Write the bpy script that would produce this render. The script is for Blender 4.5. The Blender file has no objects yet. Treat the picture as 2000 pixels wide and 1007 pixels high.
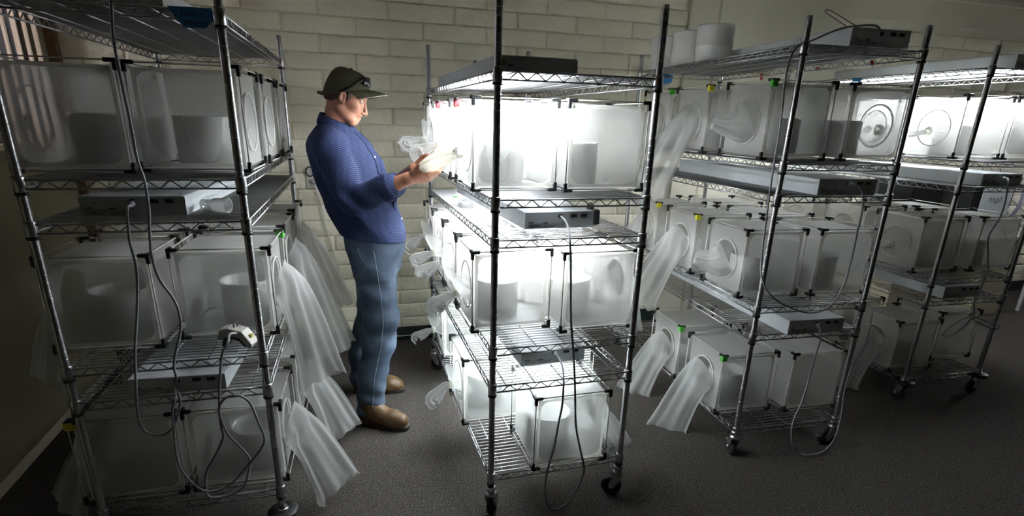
import bpy, math, random
import numpy as np
from mathutils import Vector, Matrix
from mathutils.bvhtree import BVHTree
C = bpy.context.scene
COL = C.collection
random.seed(7)
RNG = np.random.default_rng(7)
PI = math.pi
def R(a): return math.radians(a)

# ------------------------------------------------------------------ camera, world, exposure
FPX, PITCH, ROLL, YAW, HCAM = 1080.2823, -18.7905, 1.6136, 16.9999, 1.5827
y_, p_, r_ = R(YAW), R(PITCH), R(ROLL)
fw = Vector((math.sin(y_)*math.cos(p_), math.cos(y_)*math.cos(p_), math.sin(p_)))
rt = Vector((math.cos(y_), -math.sin(y_), 0)); up = rt.cross(fw)
rt2 = rt*math.cos(r_) + up*math.sin(r_); up2 = -rt*math.sin(r_) + up*math.cos(r_)
cd = bpy.data.cameras.new('camera'); cam = bpy.data.objects.new('camera', cd); COL.objects.link(cam)
M = Matrix.Identity(4)
for i in range(3):
    M[i][0], M[i][1], M[i][2] = rt2[i], up2[i], -fw[i]
M[2][3] = HCAM
cam.matrix_world = M
cd.sensor_width = 36; cd.lens = FPX*36/2000; cd.shift_y = (603.19-503.5)/2000
cd.clip_start = .02; cd.clip_end = 100
C.camera = cam
C.view_settings.view_transform = 'Standard'; C.view_settings.look = 'None'
C.view_settings.exposure = 0.25; C.view_settings.gamma = 1.0; C.view_settings.use_curve_mapping = False
C.cycles.max_bounces = 12; C.cycles.diffuse_bounces = 6; C.cycles.glossy_bounces = 4
C.cycles.transmission_bounces = 10; C.cycles.transparent_max_bounces = 40
C.cycles.caustics_reflective = False; C.cycles.caustics_refractive = False
C.cycles.sample_clamp_indirect = 25.0
TUBE_STRENGTH = 130.0          # the lit fluorescent tubes
SKY_STRENGTH = 11.0            # daylight beyond the window
w = bpy.data.worlds.new('World'); C.world = w; w.use_nodes = True
bgn = w.node_tree.nodes['Background']; bgn.inputs[0].default_value = (.93, .95, 1.0, 1); bgn.inputs[1].default_value = SKY_STRENGTH

# ------------------------------------------------------------------ materials
MATS = {}
def nmat(name):
    m = bpy.data.materials.new(name); m.use_nodes = True; MATS[name] = m
    return m, m.node_tree.nodes, m.node_tree.links
def pbr(name, col, rough=.5, metal=0.0, noise=0.0, nscale=20, bump=0.0, bscale=60, spec=.5, bdist=.002):
    m, n, l = nmat(name); b = n['Principled BSDF']
    b.inputs['Base Color'].default_value = (*col, 1); b.inputs['Roughness'].default_value = rough
    b.inputs['Metallic'].default_value = metal; b.inputs['Specular IOR Level'].default_value = spec
    tc = n.new('ShaderNodeTexCoord')
    if noise:
        t = n.new('ShaderNodeTexNoise'); t.inputs['Scale'].default_value = nscale; t.inputs['Detail'].default_value = 5
        l.new(tc.outputs['Object'], t.inputs['Vector'])
        r = n.new('ShaderNodeValToRGB')
        r.color_ramp.elements[0].position = .3; r.color_ramp.elements[1].position = .7
        r.color_ramp.elements[0].color = (*[c*(1-noise) for c in col], 1)
        r.color_ramp.elements[1].color = (*[min(1, c*(1+noise)) for c in col], 1)
        l.new(t.outputs['Fac'], r.inputs[0]); l.new(r.outputs[0], b.inputs['Base Color'])
    if bump:
        t = n.new('ShaderNodeTexNoise'); t.inputs['Scale'].default_value = bscale; t.inputs['Detail'].default_value = 6
        l.new(tc.outputs['Object'], t.inputs['Vector'])
        u = n.new('ShaderNodeBump'); u.inputs['Strength'].default_value = bump; u.inputs['Distance'].default_value = bdist
        l.new(t.outputs['Fac'], u.inputs['Height']); l.new(u.outputs[0], b.inputs['Normal'])
    return m
def sheer(name, col, alpha, trans=.5, rough=.6, gloss=0.0, weave=0.0, wscale=900):
    """thin cloth or film: part of the rays pass straight through, the rest scatter on both sides"""
    m, n, l = nmat(name); n.remove(n['Principled BSDF']); out = n['Material Output']
    d = n.new('ShaderNodeBsdfDiffuse'); d.inputs[0].default_value = (*col, 1)
    t = n.new('ShaderNodeBsdfTranslucent'); t.inputs[0].default_value = (*col, 1)
    mx = n.new('ShaderNodeMixShader'); mx.inputs[0].default_value = trans
    l.new(d.outputs[0], mx.inputs[1]); l.new(t.outputs[0], mx.inputs[2])
    last = mx
    if gloss:
        g = n.new('ShaderNodeBsdfGlossy'); g.inputs['Roughness'].default_value = .25
        f = n.new('ShaderNodeFresnel'); f.inputs[0].default_value = 1.4
        k = n.new('ShaderNodeMath'); k.operation = 'MULTIPLY'; k.inputs[1].default_value = gloss
        l.new(f.outputs[0], k.inputs[0])
        m2 = n.new('ShaderNodeMixShader'); l.new(k.outputs[0], m2.inputs[0]); l.new(mx.outputs[0], m2.inputs[1]); l.new(g.outputs[0], m2.inputs[2]); last = m2
    tr = n.new('ShaderNodeBsdfTransparent'); m3 = n.new('ShaderNodeMixShader'); m3.inputs[0].default_value = alpha
    # seen edge-on a mesh covers more
    lw = n.new('ShaderNodeLayerWeight'); lw.inputs[0].default_value = .35
    mr = n.new('ShaderNodeMapRange'); mr.inputs['To Min'].default_value = alpha; mr.inputs['To Max'].default_value = min(1, alpha+.35)
    l.new(lw.outputs['Facing'], mr.inputs['Value']); l.new(mr.outputs[0], m3.inputs[0])
    l.new(tr.outputs[0], m3.inputs[1]); l.new(last.outputs[0], m3.inputs[2]); l.new(m3.outputs[0], out.inputs[0])
    return m
chrome = pbr('chrome', (.47, .47, .48), .3, 1.0)
wirem = pbr('chrome wire', (.40, .40, .41), .3, 1.0)
black = pbr('black plastic', (.012, .012, .013), .45)
rubber = pbr('black rubber', (.014, .014, .015), .6)
film = sheer('clear frosted film', (.60, .595, .58), .35, .30)
hem_m = sheer('hem tape', (.70, .69, .64), .9, .35)
net = sheer('white netting', (.74, .735, .715), .54, .6)
sleeve_m = sheer('sleeve netting', (.68, .68, .67), .40, .5)
knot_m = sheer('bunched netting', (.74, .73, .67), .95, .4)
ring_m = sheer('ring piping', (.80, .80, .77), .93, .4)
rodm = pbr('white fibreglass rod', (.62, .61, .57), .4)
tubm = sheer('white tub plastic', (.76, .755, .74), .985, .15, gloss=.4)
bucket_m = pbr('white paper tub', (.74, .74, .73), .55)
grey = pbr('grey painted metal', (.60, .63, .66), .42, 0.0, noise=.06, nscale=8)
greyside = grey
reflm = pbr('white reflector', (.85, .85, .85), .3)
darkslot = pbr('dark socket', (.01, .01, .01), .5)
cordm = pbr('grey cord', (.26, .26, .28), .5)
wcord = pbr('white cord', (.62, .62, .58), .5)
plaster = pbr('painted plaster', (.70, .665, .55), .7, noise=.04, nscale=3, bump=.15, bscale=90)
brick_m = pbr('painted block', (.80, .755, .61), .62, noise=.05, nscale=5, bump=.8, bscale=42, bdist=.010)
mortar_m = pbr('painted mortar', (.70, .665, .55), .7, noise=.05, nscale=6, bump=.5, bscale=50, bdist=.004)
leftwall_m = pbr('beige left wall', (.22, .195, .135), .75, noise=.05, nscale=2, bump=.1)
ceil_m = pbr('ceiling paint', (.44, .42, .37), .8)
base_m = pbr('dark green vinyl', (.013, .024, .02), .5)
cream = pbr('cream trim', (.50, .45, .33), .6)
brown = pbr('brown wood', (.15, .085, .05), .6, noise=.25, nscale=30)
tape_g = pbr('green tape', (.09, .55, .05), .5); tape_y = pbr('yellow tape', (.75, .68, .03), .5)
tape_r = pbr('red tape', (.62, .03, .04), .5); tape_b = pbr('blue tape', (.04, .24, .58), .5)
mark_b = pbr('pale blue mark', (.25, .52, .85), .6)
ink = pbr('dark ink', (.005, .012, .04), .6)
printm = pbr('grey print', (.10, .10, .10), .6)
sticker = pbr('yellow sticker', (.36, .34, .05), .5)
def carpet():
    m, n, l = nmat('speckled carpet'); b = n['Principled BSDF']; b.inputs['Roughness'].default_value = .95; b.inputs['Specular IOR Level'].default_value = .1
    tc = n.new('ShaderNodeTexCoord')
    t = n.new('ShaderNodeTexNoise'); t.inputs['Scale'].default_value = 200; t.inputs['Detail'].default_value = 3; l.new(tc.outputs['Object'], t.inputs['Vector'])
    v = n.new('ShaderNodeTexVoronoi'); v.inputs['Scale'].default_value = 150; l.new(tc.outputs['Object'], v.inputs['Vector'])
    r = n.new('ShaderNodeValToRGB'); e = r.color_ramp.elements
    e[0].position = .34; e[0].color = (.017, .0132, .0106, 1); e[1].position = .68; e[1].color = (.185, .145, .118, 1)
    k = e.new(.5); k.color = (.068, .053, .043, 1)
    l.new(t.outputs['Fac'], r.inputs[0])
    g = n.new('ShaderNodeMix'); g.data_type = 'RGBA'; g.blend_type = 'MULTIPLY'; g.inputs[0].default_value = .35
    l.new(r.outputs[0], g.inputs[6]); l.new(v.outputs['Color'], g.inputs[7]); 
    h = n.new('ShaderNodeHueSaturation'); h.inputs['Saturation'].default_value = .6; l.new(g.outputs[2], h.inputs['Color']); l.new(h.outputs[0], b.inputs['Base Color'])
    u = n.new('ShaderNodeBump'); u.inputs['Strength'].default_value = .6; u.inputs['Distance'].default_value = .004
    l.new(t.outputs['Fac'], u.inputs['Height']); l.new(u.outputs[0], b.inputs['Normal'])
    return m
carpet_m = carpet()
def emit(name, col, s):
    m, n, l = nmat(name); n.remove(n['Principled BSDF']); e = n.new('ShaderNodeEmission')
    e.inputs[0].default_value = (*col, 1); e.inputs[1].default_value = s; l.new(e.outputs[0], n['Material Output'].inputs[0]); return m
tube_lit = emit('lit fluorescent tube', (.90, .96, 1.0), TUBE_STRENGTH)
tube_off = pbr('unlit fluorescent tube', (.8, .8, .8), .3)
def glass(name, alpha=.12):
    m, n, l = nmat(name); n.remove(n['Principled BSDF'])
    g = n.new('ShaderNodeBsdfGlossy'); g.inputs['Roughness'].default_value = .05
    t = n.new('ShaderNodeBsdfTransparent'); t.inputs[0].default_value = (.95, .96, .96, 1); x = n.new('ShaderNodeMixShader')
    f = n.new('ShaderNodeFresnel'); f.inputs[0].default_value = 1.45
    a = n.new('ShaderNodeMath'); a.operation = 'ADD'; a.inputs[1].default_value = alpha*.3; l.new(f.outputs[0], a.inputs[0])
    l.new(a.outputs[0], x.inputs[0]); l.new(t.outputs[0], x.inputs[1]); l.new(g.outputs[0], x.inputs[2]); l.new(x.outputs[0], n['Material Output'].inputs[0]); return m
glass_m = glass('window glass', .05)
clearpl = sheer('clear plastic', (.85, .87, .87), .38, .4, gloss=1.0)

# ------------------------------------------------------------------ mesh helpers
class MB:
    """collects verts and faces for ONE mesh"""
    def __init__(s): s.v = []; s.f = []
    def add(s, v, f):
        o = len(s.v); s.v += [tuple(map(float, p)) for p in v]; s.f += [tuple(i+o for i in q) for q in f]; return s
    def box(s, lo, hi):
        x0, y0, z0 = lo; x1, y1, z1 = hi
        return s.add([(x0,y0,z0),(x1,y0,z0),(x1,y1,z0),(x0,y1,z0),(x0,y0,z1),(x1,y0,z1),(x1,y1,z1),(x0,y1,z1)],
                     [(0,3,2,1),(4,5,6,7),(0,1,5,4),(1,2,6,5),(2,3,7,6),(3,0,4,7)])
    def bbox(s, lo, hi, b):
        """box with chamfered vertical and horizontal edges"""
        x0, y0, z0 = lo; x1, y1, z1 = hi
        rings = []
        for z, i in ((z0, b), (z0+b, 0), (z1-b, 0), (z1, b)):
            X0, Y0, X1, Y1 = x0+i, y0+i, x1-i, y1-i; c = b
            rings.append([(X0+c,Y0,z),(X1-c,Y0,z),(X1,Y0+c,z),(X1,Y1-c,z),(X1-c,Y1,z),(X0+c,Y1,z),(X0,Y1-c,z),(X0,Y0+c,z)])
        return s.loft(rings, True, True)
    def loft(s, rings, cap0=False, cap1=False, closed=True):
        n = len(rings[0]); v = [p for r in rings for p in r]; f = []
        for k in range(len(rings)-1):
            for i in range(n if closed else n-1):
                j = (i+1) % n; f.append((k*n+i, k*n+j, (k+1)*n+j, (k+1)*n+i))
        if cap0: f.append(tuple(reversed(range(n))))
        if cap1: f.append(tuple((len(rings)-1)*n+i for i in range(n)))
        return s.add(v, f)
    def lathe(s, prof, n=16, o=(0,0,0), cap0=False, cap1=False):
        return s.loft([[(o[0]+r*math.cos(2*PI*i/n), o[1]+r*math.sin(2*PI*i/n), o[2]+z) for i in range(n)] for r, z in prof], cap0, cap1)
    def tube(s, pts, r, n=6, cap=True):
        P = np.array(pts, float); K = len(P); rr = r if hasattr(r, '__len__') else [r]*K
        T = np.gradient(P, axis=0); T /= np.linalg.norm(T, axis=1)[:, None]+1e-12
        u = np.cross(T[0], (0, 0, 1.0)); 
        if np.linalg.norm(u) < 1e-3: u = np.cross(T[0], (1.0, 0, 0))
        u /= np.linalg.norm(u); rings = []
        for k in range(K):
            u = u - T[k]*np.dot(u, T[k]); u /= np.linalg.norm(u); v = np.cross(T[k], u)
            rings.append([tuple(P[k]+rr[k]*(u*math.cos(2*PI*i/n)+v*math.sin(2*PI*i/n))) for i in range(n)])
        return s.loft(rings, cap, cap)
    def ellipsoid(s, c, rad, n=12, m=8):
        rings = []
        for k in range(m+1):
            a = -PI/2+PI*k/m; q = max(math.cos(a), .02)
            rings.append([(c[0]+rad[0]*q*math.cos(2*PI*i/n), c[1]+rad[1]*q*math.sin(2*PI*i/n), c[2]+rad[2]*math.sin(a)) for i in range(n)])
        return s.loft(rings, True, True)
    def mesh(s, name, mat, smooth=False):
        me = bpy.data.meshes.new(name); me.from_pydata(s.v, [], s.f); me.materials.append(mat)
        if smooth: me.polygons.foreach_set('use_smooth', [True]*len(me.polygons))
        me.update(); return me
def spline(pts, n=8):
    """Catmull-Rom through points"""
    P = np.array(pts, float); P = np.vstack([2*P[0]-P[1], P, 2*P[-1]-P[-2]]); out = []
    for i in range(1, len(P)-2):
        for t in np.linspace(0, 1, n, endpoint=False):
            a, b, c, d = P[i-1], P[i], P[i+1], P[i+2]
            out.append(.5*((2*b)+(-a+c)*t+(2*a-5*b+4*c-d)*t*t+(-a+3*b-3*c+d)*t**3))
    out.append(P[-2]); return np.array(out)
def ob(name, me, parent=None, loc=(0,0,0), rz=0.0):
    o = bpy.data.objects.new(name, me); COL.objects.link(o); o.location = loc; o.rotation_euler = (0, 0, rz)
    if parent: o.parent = parent
    return o
def tag(o, label, cat, group=None):
    o['label'] = label; o['category'] = cat
    if group: o['group'] = group
    return o
def thing(name, label, cat, loc=(0,0,0), rz=0.0, group=None):
    o = bpy.data.objects.new(name, None); o.empty_display_size = .05; COL.objects.link(o)
    o.location = loc; o.rotation_euler = (0, 0, rz); return tag(o, label, cat, group)
def struct(o): o['kind'] = 'structure'; return o
def stuff(o): o['kind'] = 'stuff'; return o

# ------------------------------------------------------------------ the room
WY = 3.94          # face of the back wall
XL, XR, YF, ZC = -1.5, 8.4, -7.0, 2.66
struct(ob('floor', MB().box((XL-.2, YF-.2, -.1), (XR+.2, WY+.25, 0)).mesh('floor', carpet_m)))
struct(ob('ceiling', MB().box((XL-.2, YF-.2, ZC), (XR+.2, WY+.25, ZC+.1)).mesh('ceiling', ceil_m)))
RW0, RW1, RZ0, RZ1 = 2.95, 3.75, .9, 2.1     # daylight window in the right wall, beyond the frame
q = MB(); q.box((XR, YF-.1, 0), (XR+.15, RW0, ZC)); q.box((XR, RW1, 0), (XR+.15, WY+.1, ZC)); q.box((XR, RW0, 0), (XR+.15, RW1, RZ0)); q.box((XR, RW0, RZ1), (XR+.15, RW1, ZC))
struct(ob('wall_right', q.mesh('wall_right', plaster)))
q = MB(); q.box((XR+.04, RW0, RZ0), (XR+.09, RW0+.04, RZ1)); q.box((XR+.04, RW1-.04, RZ0), (XR+.09, RW1, RZ1)); q.box((XR+.04, RW0+.04, RZ0), (XR+.09, RW1-.04, RZ0+.04)); q.box((XR+.04, RW0+.04, RZ1-.04), (XR+.09, RW1-.04, RZ1))
win2 = struct(ob('window_2', q.mesh('window_2', cream)))
ob('pane', MB().box((XR+.06, RW0+.04, RZ0+.04), (XR+.065, RW1-.04, RZ1-.04)).mesh('pane', glass_m), win2)
struct(ob('wall_front', MB().box((XL, YF-.15, 0), (XR, YF, ZC)).mesh('wall_front', pbr('dark low-bounce wall', (.05, .042, .035), .6, noise=.2))))  # unseen wall behind the camera, set back and darkened to lessen bounced light
wb = struct(ob('wall_back', MB().box((XL-.1, WY-.0015, 0), (XR+.1, WY+.2, ZC)).mesh('wall_back', mortar_m)))
# painted slump blocks laid in half bond, each its own piece
BW, BH, BZ0 = .424, .1045, 1.953
def block_mesh(k, w_):
    rg = np.random.default_rng(100+k); mb = MB(); nx, nz = 5, 4; US = (0, .035, .5, .965, 1); QS = (0, .11, .89, 1)
    gap = .0045; g = {}; v = []
    for j in range(nz):
        for i in range(nx):
            u, q = US[i], QS[j]; edge = i in (0, nx-1) or j in (0, nz-1)
            v.append((gap+u*(w_-2*gap)+(rg.normal(0, .002) if edge else 0), -(.0045 if edge else .0085)-abs(rg.normal(0, .0012)), gap*.6+q*(BH-1.2*gap)+(rg.normal(0, .0013) if edge else 0)))
    f = [(j*nx+i, j*nx+i+1, (j+1)*nx+i+1, (j+1)*nx+i) for j in range(nz-1) for i in range(nx-1)]
    per = [i for i in range(nx)] + [nx*(j+1)-1 for j in range(1, nz)] + [nx*nz-1-i for i in range(1, nx)] + [nx*(nz-1-j) for j in range(1, nz-1)]
    b = len(v)
    for i in per: v.append((v[i][0]+(.002 if v[i][0] > w_/2 else -.002), .005, v[i][2]+(.002 if v[i][2] > BH/2 else -.002)))
    L = len(per)
    f += [(per[(i+1) % L], per[i], b+i, b+(i+1) % L) for i in range(L)]
    return mb.add(v, f)
BM = [block_mesh(k, BW).mesh('block', brick_m, True) for k in range(8)]
BHALF = {}
rest = MB()
for row in range(-18, 5):
    z = BZ0+BH*row; off = -.085+(.212 if row % 2 else 0)
    n0 = math.floor((XL-off)/BW)
    for n_ in range(n0, 17):
        x0 = off+n_*BW; x1 = x0+BW; xa, xb = max(x0, XL), min(x1, 6.9)
        if xa < 2.48 < xb: xb = 2.48
        if xa < 3.955 < xb: xa = 3.955
        if xb-xa < .03 or (2.47 < xa < 3.94): continue
        if z+BH > 2.425 and xa > 3: continue
        hidden = xa > 3 and z < .9
        if hidden or (xb-xa) < BW-.01:
            key = round(xb-xa, 3)
            if hidden:
                q = block_mesh(row % 5, xb-xa); rest.add([(p[0]+xa, p[1]+WY, p[2]+z) for p in q.v], q.f); continue
            me = BHALF.setdefault(key, block_mesh(3, xb-xa).mesh('block', brick_m, True))
        else: me = BM[(n_*5+row*3) % 8]
        ob('block', me, wb, (xa, WY, z))
stuff(ob('block_run', rest.mesh('block_run', brick_m, True), wb))
struct(ob('baseboard_back', MB().box((XL, WY-.016, 0), (XR, WY-.008, .105)).mesh('baseboard_back', base_m)))
# smooth pilaster and the plastered beam over the blocks
struct(ob('trim_1', MB().bbox((2.48, WY-.03, 0), (2.715, WY+.004, ZC), .006).mesh('trim_1', plaster)))
struct(ob('trim_2', MB().bbox((2.735, WY-.02, 0), (3.955, WY+.004, ZC), .004).mesh('trim_2', plaster)))
struct(ob('trim_3', MB().bbox((3.955, WY-.012, 2.43), (XR, WY+.004, ZC), .004).mesh('trim_3', plaster)))
struct(ob('trim_4', MB().bbox((3.0, WY-.05, 2.615), (XR, WY-.012, ZC), .005).mesh('trim_4', plaster)))
struct(ob('trim_5', MB().bbox((2.712, WY-.024, 0), (2.74, WY+.003, ZC), .003).mesh('trim_5', cream)))
# left wall with its window
WX = XL
wy0, wy1, wz0, wz1 = 2.5, 3.80, 1.42, 2.3
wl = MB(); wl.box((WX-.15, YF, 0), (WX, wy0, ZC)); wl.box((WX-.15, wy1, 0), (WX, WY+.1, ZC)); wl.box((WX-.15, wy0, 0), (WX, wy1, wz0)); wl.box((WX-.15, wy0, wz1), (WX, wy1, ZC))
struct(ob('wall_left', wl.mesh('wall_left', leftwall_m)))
struct(ob('baseboard_left', MB().bbox((WX, YF, 0), (WX+.012, WY-.02, .055), .003).mesh('baseboard_left', cream)))
win = struct(ob('window_1', MB().mesh('window_1', cream)))
fr = MB()
for lo, hi in (((WX-.11, wy0, wz0), (WX-.06, wy0+.04, wz1)), ((WX-.11, wy1-.04, wz0), (WX-.06, wy1, wz1)), ((WX-.11, wy0+.04, wz0), (WX-.06, wy1-.04, wz0+.04)), ((WX-.11, wy0+.04, wz1-.04), (WX-.06, wy1-.04, wz1))): fr.box(lo, hi)
ob('window_frame', fr.mesh('window_frame', pbr('dark aluminium', (.10, .09, .09), .4)), win)
ob('window_mullion', MB().box((WX-.105, 3.62, wz0+.04), (WX-.065, 3.645, wz1-.04)).mesh('window_mullion', MATS['dark aluminium']), win)
ob('pane', MB().box((WX-.09, wy0+.04, wz0+.04), (WX-.085, wy1-.04, wz1-.04)).mesh('pane', glass_m), win)
ob('window_sill', MB().bbox((WX-.14, wy0, wz0-.03), (WX+.03, wy1, wz0), .004).mesh('window_sill', cream), win)
slat = MB()
for i in range(7):
    a = -.0445+.089*i/6; q = .012*math.cos(a/.0445*PI/2)
    slat.v += [(q, a, 0), (q, a, .84)]
slat.f = [(2*i, 2*i+2, 2*i+3, 2*i+1) for i in range(6)]
slat_me = slat.mesh('blind_slat', sheer('beige blind vinyl', (.42, .33, .25), .97, .25), True)
bl = thing('vertical_blind', 'beige vertical slat blind hanging in the window at upper left', 'blind', (WX+.045, 0, 0))
ob('head_rail', MB().bbox((-.025, wy0, wz1-.03), (.025, wy1+.02, wz1+.01), .004).mesh('head_rail', cream), bl)
for i in range(12):
    s = ob('blind_slat', slat_me, bl, (0, 3.576-.10*(i-1), wz1-.88), R(33+random.uniform(-4, 4)))
struct(ob('trim_6', MB().bbox((WX, WY-.05, .1), (WX+.05, WY-.006, ZC), .004).mesh('trim_6', brown)))
nb = ob('garden_wall', MB().box((-5.2, -2, -.1), (-5.0, 9, 2.82)).mesh('garden_wall', pbr('lavender stucco', (.46, .43, .50), .9, noise=.06, nscale=4)))
tag(nb, 'pale lavender outdoor wall seen through the window blinds', 'wall')
og = ob('yard_ground', MB().box((-12, -9, -.3), (20, 14, -.12)).mesh('yard_ground', pbr('pale concrete', (.45, .44, .42), .9))); struct(og)

# ------------------------------------------------------------------ wire racks
RW, RL, POST_B = .585, 1.502, .135
def post_mesh(h):
    mb = MB(); prof = []; z = 0; rr = .0127
    prof.append((rr, 0)); k = .03
    while k < h-.02:
        prof += [(rr, k-.0022), (rr, k-.0009), (rr-.0006, k-.0003), (rr-.0006, k+.0003), (rr, k+.0009), (rr, k+.0022)]; k += .0254
    prof += [(rr, h-.004), (rr-.003, h)]
    return mb.lathe(prof, 14, cap0=True, cap1=True).mesh('post', chrome, True)
def rail_mesh():
    mb = MB(); r = .003
    for z in (0, -.026):
        rr = .0032
        mb.tube([(0, -.004, z), (RW, -.004, z)], rr, 6).tube([(0, RL+.004, z), (RW, RL+.004, z)], rr, 6)
        mb.tube([(-.004, 0, z), (-.004, RL, z)], rr, 6).tube([(RW+.004, 0, z), (RW+.004, RL, z)], rr, 6)
    return mb.mesh('shelf', wirem, True)
def zig(n, L, axis):
    pts = []; p = L/n
    for i in range(n):
        pts += [(i+.06)*p, (i+.44)*p, (i+.56)*p, (i+.94)*p]
    P = []
    for i, t in enumerate(pts):
        z = -.003 if (i % 4) in (1, 2) else -.023
        P.append((t, 0, z) if axis == 'x' else (0, t, z))
    return MB().tube(P, .0022, 5).mesh('truss_wire', wirem, True)
ZX, ZY = zig(8, RW-.07, 'x'), zig(22, RL-.07, 'y')
mat = MB()
yy = .012
while yy < RL-.008:
    mat.tube([(-.003, yy, .0035), (RW+.003, yy, .0035)], .0019, 4, False); yy += .0253
MAT_ME = mat.mesh('wire_mat', wirem, True)
ROD_ME = MB().tube([(0, -.009, -.0015), (0, RL+.009, -.0015)], .0026, 5).mesh('support_rod', wirem, True)
col = MB().lathe([(.0135, -.036), (.0165, -.034), (.0172, .008), (.0158, .012), (.0135, .012)], 16).mesh('shelf_collar', chrome, True)
clip = MB().lathe([(.0131, -.044), (.0172, -.044), (.0172, -.035), (.0131, -.035)], 16).mesh('post_clip', black, True)
RAIL_ME = rail_mesh()
cst_stem = MB().lathe([(.0155, .014), (.019, .014), (.021, .008), (.021, 0), (.017, -.004), (.017, -.012), (.024, -.014), (.024, -.024), (.010, -.026)], 18, cap1=True).mesh('caster_stem', chrome, True)
bump = MB().lathe([(.014, .0), (.05, .0), (.056, -.006), (.056, -.016), (.05, -.02), (.014, -.02)], 24).mesh('bumper_disc', black, True)
def fork():
    mb = MB()
    for s in (-1, 1):
        a = [(-.018, s*.017, -.024), (.018, s*.017, -.024), (.036, s*.017, -.075), (.036, s*.017, -.097), (.018, s*.017, -.097), (-.014, s*.017, -.05)]
        b = [(x, y+s*.003, z) for x, y, z in a]; mb.loft([a, b], True, True)
    mb.box((-.018, -.02, -.027), (.018, .02, -.022)); return mb.mesh('fork', chrome)
FORK = fork()
wh = MB(); wh.lathe([(.012, -.013), (.036, -.013), (.044, -.011), (.0465, -.004), (.0465, .004), (.044, .011), (.036, .013), (.012, .013)], 24, cap0=True, cap1=True)
wh.v = [(x+.024, z, y-.0885) for x, y, z in wh.v]; WHEEL = wh.mesh('wheel', rubber, True)
axm = MB().lathe([(.007, -.023), (.007, .023)], 10, cap0=True, cap1=True); axm.v = [(x+.024, z, y-.0885) for x, y, z in axm.v]; AXLE = axm.mesh('axle_bolt', chrome, True)
pedal = MB().bbox((.03, -.014, -.082), (.085, .014, -.072), .003).mesh('brake_pedal', chrome)
RACKS = {1: ((-.894, 1.956), -1.2, 1.976, [1.855, 1.384, 1.254, .789, .665, .236]),
         2: ((.501, 1.869), 0, 1.968, [1.734, 1.321, 1.178, .762, .606, .202]),
         3: ((1.805, 2.003), -3.573, 2.006, [1.903, 1.439, 1.301, .791, .654, .150]),
         4: ((3.221, 2.254), -2.546, 2.009, [1.904, 1.44, 1.304, .778, .646, .152])}
RNAME = {1: 'the dark rack at far left', 2: 'the brightly lit middle rack', 3: 'the rack right of the lit one', 4: 'the rearmost rack by the right edge'}
RLAB = {1: 'dim chrome wire shelving rack nearest the window on the left', 2: 'chrome wire shelving rack in front of the man, lit white inside',
        3: 'unlit chrome wire shelving rack with three white tubs on its top', 4: 'chrome wire shelving rack at right edge, only its top light on'}
def rackpt(r, lx, ly):
    (x, y), a, _, _ = RACKS[r]; a = R(a)
    return x+lx*math.cos(a)-ly*math.sin(a), y+lx*math.sin(a)+ly*math.cos(a)
ROOT = {}
for r, ((x, y), a, top, zs) in RACKS.items():
    t = thing('wire_rack', RLAB[r], 'shelving rack', (x, y, 0), R(a), 'wire shelving racks on casters'); ROOT[r] = t
    pb = POST_B if r != 3 else .125
    pm = post_mesh(top-pb)
    for i, (lx, ly) in enumerate(((0, 0), (RW, 0), (0, RL), (RW, RL))):
        ob('post', pm, t, (lx, ly, pb))
        c = ob('caster', cst_stem, t, (lx, ly, pb), R([20, 120, -60, 75][i] + 17*r))
        ob('fork', FORK, c); ob('wheel', WHEEL, c); ob('axle_bolt', AXLE, c)
        if r in (1, 4): ob('bumper_disc', bump, c, (0, 0, .004))
        if r == 3 and i < 2: ob('brake_pedal', pedal, c)
    for z in zs:
        s = ob('shelf', RAIL_ME, t, (0, 0, z))
        for lx, ly in ((0, 0), (RW, 0), (0, RL), (RW, RL)):
            ob('shelf_collar', col, s, (lx, ly, 0)); ob('post_clip', clip, s, (lx, ly, 0))
        ob('truss_wire', ZX, s, (.035, -.004, 0)); ob('truss_wire', ZX, s, (.035, RL+.004, 0))
        ob('truss_wire', ZY, s, (-.004, .035, 0)); ob('truss_wire', ZY, s, (RW+.004, .035, 0))
        for k in range(5): ob('support_rod', ROD_ME, s, (.055+k*(RW-.11)/4, 0, 0))
        stuff(ob('wire_mat', MAT_ME, s))

# ------------------------------------------------------------------ insect cages
S = .325
RC, RZ, RR = S/2, .154, .097       # sleeve hole
def grid_panel(fn, n=6):
    mb = MB(); v = [fn(i/n, j/n) for j in range(n+1) for i in range(n+1)]
    f = [(j*(n+1)+i, j*(n+1)+i+1, (j+1)*(n+1)+i+1, (j+1)*(n+1)+i) for j in range(n) for i in range(n)]
    return mb.add(v, f)
def rrect(u, ins, rad, n=48):
    """rounded square of side S-2*ins, parameter by index 0..n-1 -> 2d"""
    h = S/2-ins; pts = []
    q = n//4
    for c, (sx, sz) in enumerate(((1, 1), (-1, 1), (-1, -1), (1, -1))):
        for i in range(q):
            a = PI/2*c + PI/2*i/(q-1); pts.append((S/2+sx*(h-rad)+rad*math.cos(a), S/2+sz*(h-rad)+rad*math.sin(a)))
    return pts
INS = .013
def bow(a, b, d=.010): return d*math.sin(PI*a)*math.sin(PI*b)
def P01(t): return INS+(S-2*INS)*t
pan = {}
o_, i_ = rrect(0, INS, .016), rrect(0, .024, .036)
mb = MB(); k_ = len(o_)
def yb(p): return INS-.004+.004*math.sin(PI*p[0]/S)*math.sin(PI*p[1]/S)
cent = [(S/2, yb((S/2, S/2)), S/2)]
rings = [[(S/2+(p[0]-S/2)*t, yb((S/2+(p[0]-S/2)*t, S/2+(p[1]-S/2)*t)), S/2+(p[1]-S/2)*t) for p in i_] for t in (1, .7, .4, .12)]
mb.loft(rings, False, True); FRONT = mb.mesh('front_film', film, True)
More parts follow.
